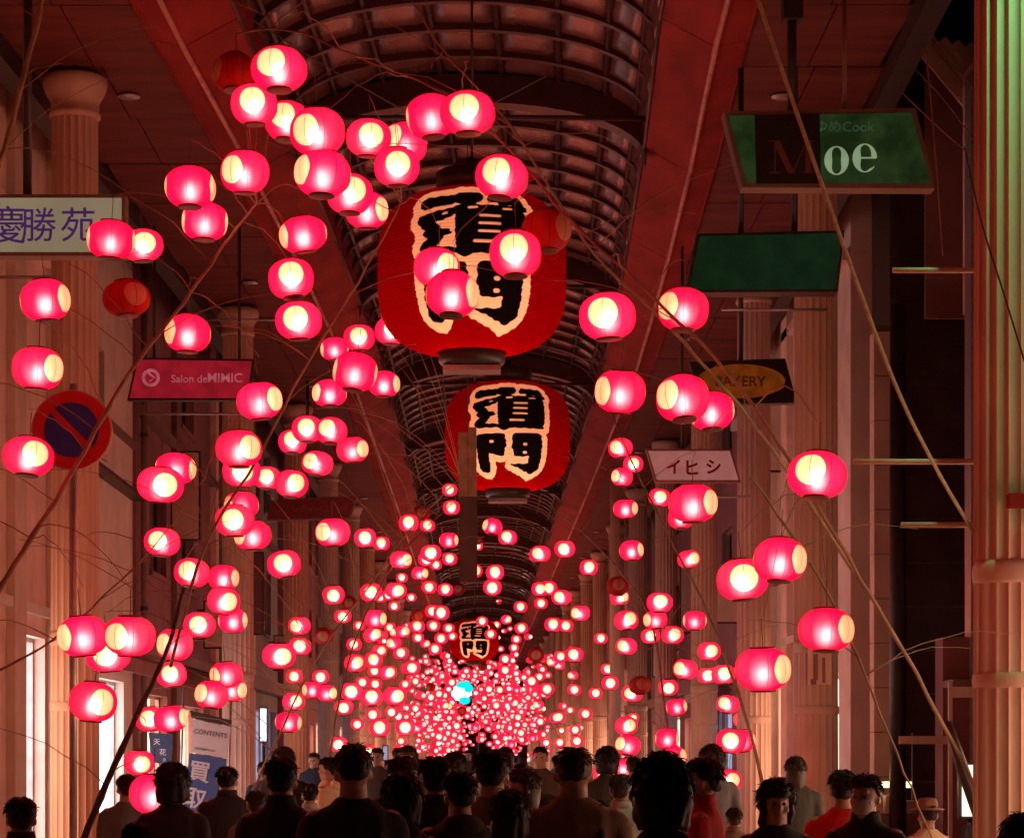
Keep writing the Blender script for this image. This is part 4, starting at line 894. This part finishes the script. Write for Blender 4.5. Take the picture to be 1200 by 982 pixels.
def body_mb(fem=False, up=0):
    b = MB(); sw = .92 if fem else 1
    loft(b, [(.86, 0, 0, .150, .105), (.95, 0, 0, .172, .115), (1.06, 0, .0, .140 * sw, .10), (1.16, 0, .0, .145 * sw, .105), (1.27, 0, .0, .168 * sw, .115), (1.36, 0, -.005, .172 * sw, .10), (1.41, 0, -.008, .125, .075), (1.45, 0, -.008, .066, .060), (1.53, 0, .002, .060, .060)])
    b.ball((0, -.006, 1.600), (.075, .094, .100), 20, 14); b.ball((0, .030, 1.530), (.055, .058, .066), 16, 10); b.ball((0, .058, 1.488), (.026, .024, .020), 10, 8)
    b.ball((0, .096, 1.568), (.013, .018, .020), 10, 8); b.tube([(0, .084, 1.61), (0, .094, 1.585), (0, .104, 1.566)], [.008, .009, .011], 8)
    b.ball((0, .084, 1.524), (.024, .011, .009), 10, 8); b.ball((0, .080, 1.625), (.055, .012, .010), 12, 8)
    for s in (-1, 1):
        b.ball((s * .078, -.004, 1.570), (.011, .020, .030), 8, 8); b.ball((s * .042, .062, 1.560), (.024, .024, .022), 10, 8)
        b.ball((s * .165 * sw, -.004, 1.365), (.060, .058, .055), 12, 10)
        if up and s == up:
            b.tube([(s * .175, 0, 1.36), (s * .235, .09, 1.17), (s * .19, .30, 1.30)], [.050, .040, .027], 12); hc = Vector((s * .185, .335, 1.335)); dv = Vector((0, .55, .8)).normalized()
        else:
            b.tube([(s * .172 * sw, 0, 1.37), (s * .222 * sw, -.02, 1.10), (s * .236 * sw, .07, .86)], [.052, .040, .027], 12); hc = Vector((s * .238 * sw, .085, .805)); dv = Vector((0, .25, -.97)).normalized()
        b.ball(hc, (.017, .034, .042), 10, 8); sd_ = Vector((0, 1, 0)).cross(Vector((1, 0, 0))); pv_ = dv.cross(Vector((1, 0, 0))).normalized()
        for q in range(4):
            p0 = hc + pv_ * (.024 - .016 * q) + dv * .030; L_ = (.066, .074, .070, .054)[q]; p1 = p0 + dv * L_ * .55 + Vector((-s * .004, 0, 0)); p2 = p1 + dv * L_ * .42 + Vector((-s * .018, .0, 0)); b.tube([p0, p1, p2], [.0088, .0082, .0068], 8)
        t0 = hc + pv_ * .026 - dv * .010; b.tube([t0, t0 + pv_ * .020 + dv * .022, t0 + pv_ * .024 + dv * .048 + Vector((-s * .01, 0, 0))], [.011, .0095, .0075], 8)
        b.tube([(s * .085, 0, .92), (s * .090, .012, .50), (s * .092, -.012, .09)], [.086, .056, .038], 14); b.ball((s * .094, .045, .045), (.040, .115, .042), 12, 8)
    return b
bodyM = remesh(body_mb(False), 'body', .0095); bodyF = remesh(body_mb(True), 'body', .0095); bodyU = remesh(body_mb(False, 1), 'body', .0095)
def shirt_mb(up=0, loose=1.0, long_=False):
    b = MB(); L_ = loose
    loft(b, [(.80, 0, 0, .19 * L_, .135 * L_), (.95, 0, 0, .188 * L_, .132 * L_), (1.10, 0, 0, .176 * L_, .125 * L_), (1.27, 0, 0, .190 * L_, .130 * L_), (1.34, 0, -.005, .205, .120), (1.385, 0, -.010, .190, .104), (1.425, 0, -.010, .140, .088), (1.455, 0, -.010, .090, .076), (1.480, 0, -.006, .076, .072)])
    for s in (-1, 1):
        b.ball((s * .172, -.004, 1.355), (.066, .066, .062), 12, 10)
        if up and s == up: b.tube([(s * .175, 0, 1.36), (s * .225, .07, 1.20)], [.066, .064], 12)
        elif long_: b.tube([(s * .178, 0, 1.36), (s * .226, -.02, 1.10), (s * .240, .065, .88)], [.064, .054, .042], 12)
        else: b.tube([(s * .178, 0, 1.36), (s * .214, -.012, 1.14)], [.066, .064], 12)
    return b
shirtA = remesh(shirt_mb(), 'shirt', .013, 14, .012); shirtU = remesh(shirt_mb(1), 'shirt', .013, 14, .012); shirtL = remesh(shirt_mb(0, 1.08, True), 'shirt', .013, 14, .014)
tb = MB(); loft(tb, [(.78, 0, 0, .17, .125), (.90, 0, 0, .180, .128), (1.02, 0, 0, .165, .118)])
for s in (-1, 1): tb.tube([(s * .088, 0, .86), (s * .094, .012, .50), (s * .096, -.006, .12)], [.102, .080, .066], 14)
trous = remesh(tb, 'trousers', .016, 2, .008)
sb = MB()
for s in (-1, 1): sb.ball((s * .094, .050, .042), (.048, .132, .046), 14, 8)
shoes = sb.mesh('shoe', [])
def hair_mesh(style, seed):
    r_ = random.Random(seed); b = MB(); nu_, nv_ = 44, 30
    big = {'short': 1.0, 'bob': 1.30, 'long': 1.08, 'curly': 1.22, 'bun': 1.02, 'crop': .96}[style]
    c = Vector((0, -.014, 1.612)); R_ = Vector((.086, .106, .104)) * big
    low_b = {'short': 1.530, 'bob': 1.470, 'long': 1.40, 'curly': 1.44, 'bun': 1.54, 'crop': 1.555}[style]
    low_f = 1.655 if style != 'bob' else 1.66
    vs = []; fs = []
    amp = {'curly': .022, 'bob': .012}.get(style, .009)
    for j in range(nv_ + 1):
        t = PI * j / nv_
        for i in range(nu_):
            a = 2 * PI * i / nu_; dv = Vector((math.sin(t) * math.cos(a), math.sin(t) * math.sin(a), math.cos(t)))
            q = Vector((c.x + R_.x * dv.x, c.y + R_.y * dv.y, c.z + R_.z * dv.z * (1.0 if dv.z > 0 else 1.15)))
            if style in ('long', 'curly', 'bob') and dv.z < 0 and dv.y < .35: q.z -= (-dv.z) ** 1.2 * (.16 if style == 'long' else .09); q.x *= 1 + .05 * -dv.z
            if style in ('long', 'curly', 'bob') and dv.z < 0: q.x = c.x + (q.x - c.x) * 1.0
            n1 = noise.noise(q * 16 + Vector((seed * 3.1, 0, 0))); n2 = noise.noise(Vector((q.x * 60, q.y * 60, q.z * 18 + seed))); k_ = 1 + (n1 * amp + n2 * amp * .6) / .09
            q = c + (q - c) * k_
            yy = (q.y - c.y) / R_.y; lim = low_b if yy < .15 else low_b + (low_f - low_b) * min(1, (yy - .15) / .35)
            if style in ('short', 'crop', 'bun'): ss_ = lambda t_: max(0, min(1, t_)) ** 2 * (3 - 2 * max(0, min(1, t_))); lim = low_b + (1.598 - low_b) * ss_((yy + .62) / .40) + (low_f - 1.598) * ss_((yy - .15) / .4)
            lim += .004 * math.sin(7 * a + seed)
            if q.z < lim: q = c + (q - c) * (1 - .42 * min(1, (lim - q.z) / .045))
            vs.append(q)
    for j in range(nv_):
        for i in range(nu_): a, b_ = j * nu_ + i, j * nu_ + (i + 1) % nu_; fs.append((a, a + nu_, b_ + nu_, b_))
    b.add(vs, fs, 0, True)
    for q in range(620 if style != 'crop' else 260):
        t = math.acos(1 - r_.random() * 1.15); a = 2 * PI * r_.random(); dv = Vector((math.sin(t) * math.cos(a), math.sin(t) * math.sin(a), math.cos(t)))
        if dv.y > .2 and dv.z < .5: continue
        if dv.z < -.05 or (style in ('short', 'crop', 'bun') and abs(dv.x) > .75 and dv.z < .25): continue
        p0 = Vector((c.x + R_.x * dv.x, c.y + R_.y * dv.y, c.z + R_.z * dv.z)); dn = Vector((0, 0, -1)); tan = (dn - dv * dn.dot(dv)); tan = tan.normalized() if tan.length > .1 else Vector((r_.gauss(0, 1), r_.gauss(0, 1), 0)).normalized()
        tan = (tan + Vector((r_.gauss(0, .35), r_.gauss(0, .35), r_.gauss(0, .2)))).normalized(); L_ = (.024 + .016 * r_.random()) * (1.3 if big > 1.1 else 1)
        b.tube([p0 - dv * .004, p0 + tan * L_ * .5 + dv * .0045 * big, p0 + tan * L_ + dv * (.0 + .004 * r_.random() * (3 if style == 'curly' else 1))], [.0036, .0034, .0008], 3)
    if style == 'bun': b.ball((0, -.115, 1.66), (.04, .035, .038), 12, 8)
    m_ = b.mesh('hair', []); return m_
hairs = {(st, q): hair_mesh(st, q + i_ * 5 + 1) for i_, st in enumerate(('short', 'bob', 'long', 'curly', 'bun', 'crop')) for q in range(2)}
eye_me = MB().ball((0, 0, 0), (.0125, .010, .0085), 10, 8).mesh('eye', mat('eye_dark', (.03, .02, .02), .2, .1, 50))
strap_me = MB().tube([(.10, -.12, 1.02), (.115, -.125, 1.25), (.11, -.04, 1.425), (.115, .10, 1.34), (.12, .125, 1.10)], .018, 6).mesh('strap', mat('strap_black', (.015, .014, .014), .7, .2, 40))
pack_me = MB(); loft(pack_me, [(.98, 0, -.20, .13, .06), (1.02, 0, -.20, .15, .075), (1.25, 0, -.20, .145, .07), (1.33, 0, -.19, .11, .05)]); pack_me = pack_me.mesh('backpack', mat('backpack_black', (.018, .018, .02), .8, .2, 30))
mask_me = MB(); loft(mask_me, [(1.495, 0, .045, .040, .036), (1.515, 0, .045, .054, .054), (1.55, 0, .040, .066, .068), (1.578, 0, .042, .062, .066)], 20); mask_me = mask_me.mesh('face_mask', mat('mask_white', (.50, .42, .40), .8, .08, 40))
hat_me = MB().lathe([(.15, 1.645), (.152, 1.652), (.095, 1.665), (.09, 1.72), (.07, 1.75), (.0, 1.755)], 24, cap=False).mesh('hat', M_['bamboo_dark'])
PM = {}
collar_me = MB(); loft(collar_me, [(1.455, 0, -.008, .088, .078), (1.50, 0, -.006, .079, .074), (1.512, 0, -.005, .076, .071), (1.50, 0, -.006, .070, .066), (1.46, 0, -.006, .074, .068)], 20); collar_me = collar_me.mesh('collar', [])
hood_me = MB().ball((0, -.10, 1.43), (.115, .055, .060), 16, 10).mesh('hood', [])
tote_me = MB().tube([(.15, .03, 1.42), (.235, .02, 1.18), (.25, .03, .98)], .012, 6).tube([(.15, -.03, 1.42), (.235, -.04, 1.18), (.25, -.03, .98)], .012, 6).box(.22, .30, -.17, .15, .66, .98).mesh('shoulder_bag', M_['cream'])
def cloth(nm, c, a=.15): PM[nm] = mat('cloth_' + nm, c, .85, a, 9, bump=.25, bscale=120); return PM[nm]
cloth('black', (.018, .016, .018)); cloth('navy', (.02, .022, .045)); cloth('grey', (.12, .115, .125)); cloth('red', (.50, .012, .015)); cloth('beige', (.20, .13, .085)); cloth('olive', (.03, .03, .02)); cloth('brown', (.06, .035, .026))
cloth('cream', (.72, .58, .36)); cloth('white', (.34, .31, .30)); cloth('trousers', (.03, .03, .04))
PM['skin'] = mat('skin', (.38, .21, .14), .5, .10, 14, bump=.05); PM['hair_black'] = mat('hair_black', (.010, .008, .008), .55, .35, 60, spec=.25); PM['hair_brown'] = mat('hair_brown', (.035, .018, .012), .5, .35, 60, spec=.3)
def put(nm, me, root, m_):
    o = link(nm, me, root)
    if m_ is not None:
        if not len(me.materials): me.materials.append(m_)
        o.material_slots[0].link = 'OBJECT'; o.material_slots[0].material = m_
    return o
def person(x, y, k, hs, hv, hc, sh, cl, face, lab, extra=(), fem=False, width=1.0, grp=None):
    H = CAMZ + (VY - y) / k; s = H / 1.725
    e = empty('person', (P(x, y, k).x, F / k, 0), lab, 'person', grp or 'people walking in the crowd', math.radians(face)); e.scale = (s * width, s * width, s)
    put('body', {'A': bodyF if fem else bodyM, 'U': bodyU, 'L': bodyF if fem else bodyM}[sh], e, PM['skin']); put('shirt', {'A': shirtA, 'U': shirtU, 'L': shirtL}[sh], e, PM[cl]); put('trousers', trous, e, PM['trousers']); put('shoe', shoes, e, PM['black'])
    put('hair', hairs[hs, hv], e, PM[hc])
    if abs(face) > 60:
        for s_ in (-1, 1): link('eye', eye_me, e, (s_ * .030, .083, 1.592))
    for ex in extra:
        if ex == 'pack': link('backpack', pack_me, e); link('strap', strap_me, e); o = link('strap', strap_me, e); o.scale = (-1, 1, 1)
        if ex == 'strap': link('strap', strap_me, e)
        if ex == 'mask': link('face_mask', mask_me, e)
        if ex == 'collar': put('collar', collar_me, e, PM[cl])
        if ex == 'hood': put('hood', hood_me, e, PM[cl])
        if ex == 'bag': link('shoulder_bag', tote_me, e)
        if ex == 'hat': link('hat', hat_me, e)
    return e
people = [
    (25, 932, 232, 'short', 0, 'hair_brown', 'A', 'brown', 5, 'person with brown black hair at the bottom left corner', (), True, 1.05),
    (148, 906, 150, 'short', 1, 'hair_brown', 'A', 'grey', 15, 'person in light grey shirt in front of the white shop front', (), False),
    (202, 897, 190, 'bob', 0, 'hair_black', 'A', 'black', 0, 'dark haired person in black just right of the lowest left lantern', (), True),
    (160, 962, 235, 'short', 1, 'hair_black', 'A', 'beige', 0, 'short person in beige at the bottom edge below the lowest left lantern', (), True),
    (266, 897, 146, 'bun', 0, 'hair_black', 'L', 'black', 0, 'person with small tied hair and wide black top before the blue poster', (), True, 1.1),
    (330, 885, 225, 'short', 0, 'hair_black', 'A', 'navy', -4, 'short haired man in navy with bare neck left of centre', ('strap',)),
    (363, 917, 135, 'bun', 1, 'hair_black', 'A', 'white', 0, 'small person with tied hair between two tall men left of centre', (), True),
    (414, 868, 262, 'crop', 0, 'hair_black', 'A', 'black', 6, 'tallest man left of centre with cropped hair and pale neck', ('strap',)),
    (384, 886, 118, 'short', 1, 'hair_black', 'A', 'cream', -70, 'small figure with orange lit face in profile behind the tallest man', ()),
    (473, 884, 205, 'short', 1, 'hair_brown', 'A', 'brown', 0, 'brown haired person right of the tallest man', (), True),
    (471, 910, 250, 'bob', 1, 'hair_black', 'A', 'black', 0, 'round black head in front of the brown haired person', (), True, .92),
    (511, 884, 225, 'short', 0, 'hair_black', 'A', 'black', 0, 'left one of the two black haired heads below the swarm', ()),
    (539, 902, 235, 'short', 1, 'hair_black', 'A', 'olive', 10, 'right one of the two black haired heads below the swarm', ()),
    (577, 876, 230, 'short', 0, 'hair_black', 'A', 'beige', -8, 'tall black haired person below the swarm centre', ()),
    (612, 900, 200, 'long', 0, 'hair_brown', 'A', 'brown', -120, 'brown haired woman turned half towards the camera at centre', (), True),
    (597, 930, 255, 'bob', 0, 'hair_black', 'A', 'black', 0, 'short person with round black hair at the bottom centre', (), True, .9),
    (672, 872, 245, 'crop', 1, 'hair_brown', 'A', 'beige', 0, 'broad man in beige shirt with black backpack straps right of centre', ('strap',), False, 1.12),
    (728, 905, 170, 'short', 1, 'hair_brown', 'A', 'white', -15, 'person in pale top between the beige man and the big black hair', (), True),
    (776, 889, 345, 'bob', 1, 'hair_black', 'L', 'olive', 0, 'nearest person with big round black hair right of centre', (), True, .92),
    (822, 885, 222, 'short', 0, 'hair_black', 'A', 'red', -80, 'man in red shirt seen in profile right of the big black hair', ()),
    (910, 915, 225, 'curly', 0, 'hair_black', 'A', 'black', 176, 'woman with curly dark hair facing the camera at right', (), True),
    (1014, 905, 232, 'short', 1, 'hair_brown', 'A', 'black', -150, 'man in black with white mask turned towards the camera at right', ('mask',)),
    (988, 900, 200, 'short', 0, 'hair_black', 'A', 'red', -12, 'person in bright red shirt behind the man in black', ()),
    (1198, 958, 290, 'bob', 0, 'hair_black', 'A', 'black', 0, 'dark head cut by the bottom right corner', (), True),
    (1087, 938, 168, 'crop', 0, 'hair_brown', 'A', 'cream', 20, 'person in pale yellow lit clothes and small hat at right', ('hat',), True),
    (440, 935, 200, 'short', 1, 'hair_brown', 'L', 'brown', 0, 'person in brown low in the crowd left of the black heads', (), True),
    (640, 930, 190, 'long', 1, 'hair_brown', 'L', 'brown', 8, 'person in brown low in the crowd left of the broad beige man', (), True),
    (300, 925, 160, 'short', 0, 'hair_brown', 'L', 'grey', 5, 'small person in grey left of the short haired man in navy', (), True),
    (700, 935, 180, 'short', 0, 'hair_black', 'L', 'black', 5, 'dark person low behind the right shoulder of the beige man', (), True),
    (860, 945, 150, 'short', 1, 'hair_brown', 'L', 'beige', 5, 'short person in beige right of the man in red', (), True),
    (1150, 935, 130, 'short', 0, 'hair_black', 'L', 'black', 5, 'dark person below the cream lit panel at right', (), True),
]
for p_ in people:
    x, y, k, hs, hv, hc, sh, cl, face, lab, ex = p_[:11]; fem = p_[11] if len(p_) > 11 else False; wd = p_[12] if len(p_) > 12 else 1.0
    ex = tuple(ex) + (('collar',) if len(lab) % 3 == 0 else ('hood',) if len(lab) % 3 == 1 and not ex else ()) + (('bag',) if len(lab) % 5 == 0 else ())
    person(x, y, k, hs, hv, hc, sh, cl, -face if abs(face) > 60 else face, lab, ex, fem, wd)
rp = random.Random(11); far = []; tries = 0
while len(far) < 34 and tries < 4000:
    tries += 1; k = 50 + 85 * rp.random(); X = rp.uniform(-3.0, 3.0); x = VX + X * k
    if not 300 < x < 1000: continue
    if any((X - a[1]) ** 2 + (F / k - F / a[2]) ** 2 < .55 ** 2 for a in far): continue
    far.append((x, X, k))
far.sort(); OW = ['first', 'second', 'third', 'fourth', 'fifth', 'sixth', 'seventh', 'eighth', 'ninth', 'tenth', 'eleventh', 'twelfth', 'thirteenth', 'fourteenth', 'fifteenth', 'sixteenth', 'seventeenth', 'eighteenth', 'nineteenth', 'twentieth']
for i, (x, X, k) in enumerate(far):
    H = rp.uniform(1.50, 1.76); y = VY - (H - CAMZ) * k; nl = len(far)
    lab = 'distant person in the background crowd, %s from the %s' % ((OW[i], 'left') if i < nl / 2 else (OW[nl - 1 - i], 'right'))
    person(x, y, k, rp.choice(['short', 'crop', 'bob', 'long']), rp.randint(0, 1), rp.choice(['hair_black', 'hair_brown']), rp.choice('AL'), rp.choice(['black', 'navy', 'grey', 'brown', 'olive', 'white']), rp.choice([0, 10, -15, 170]), lab, (), rp.random() < .5, 1.0, 'distant people in the background of the crowd')
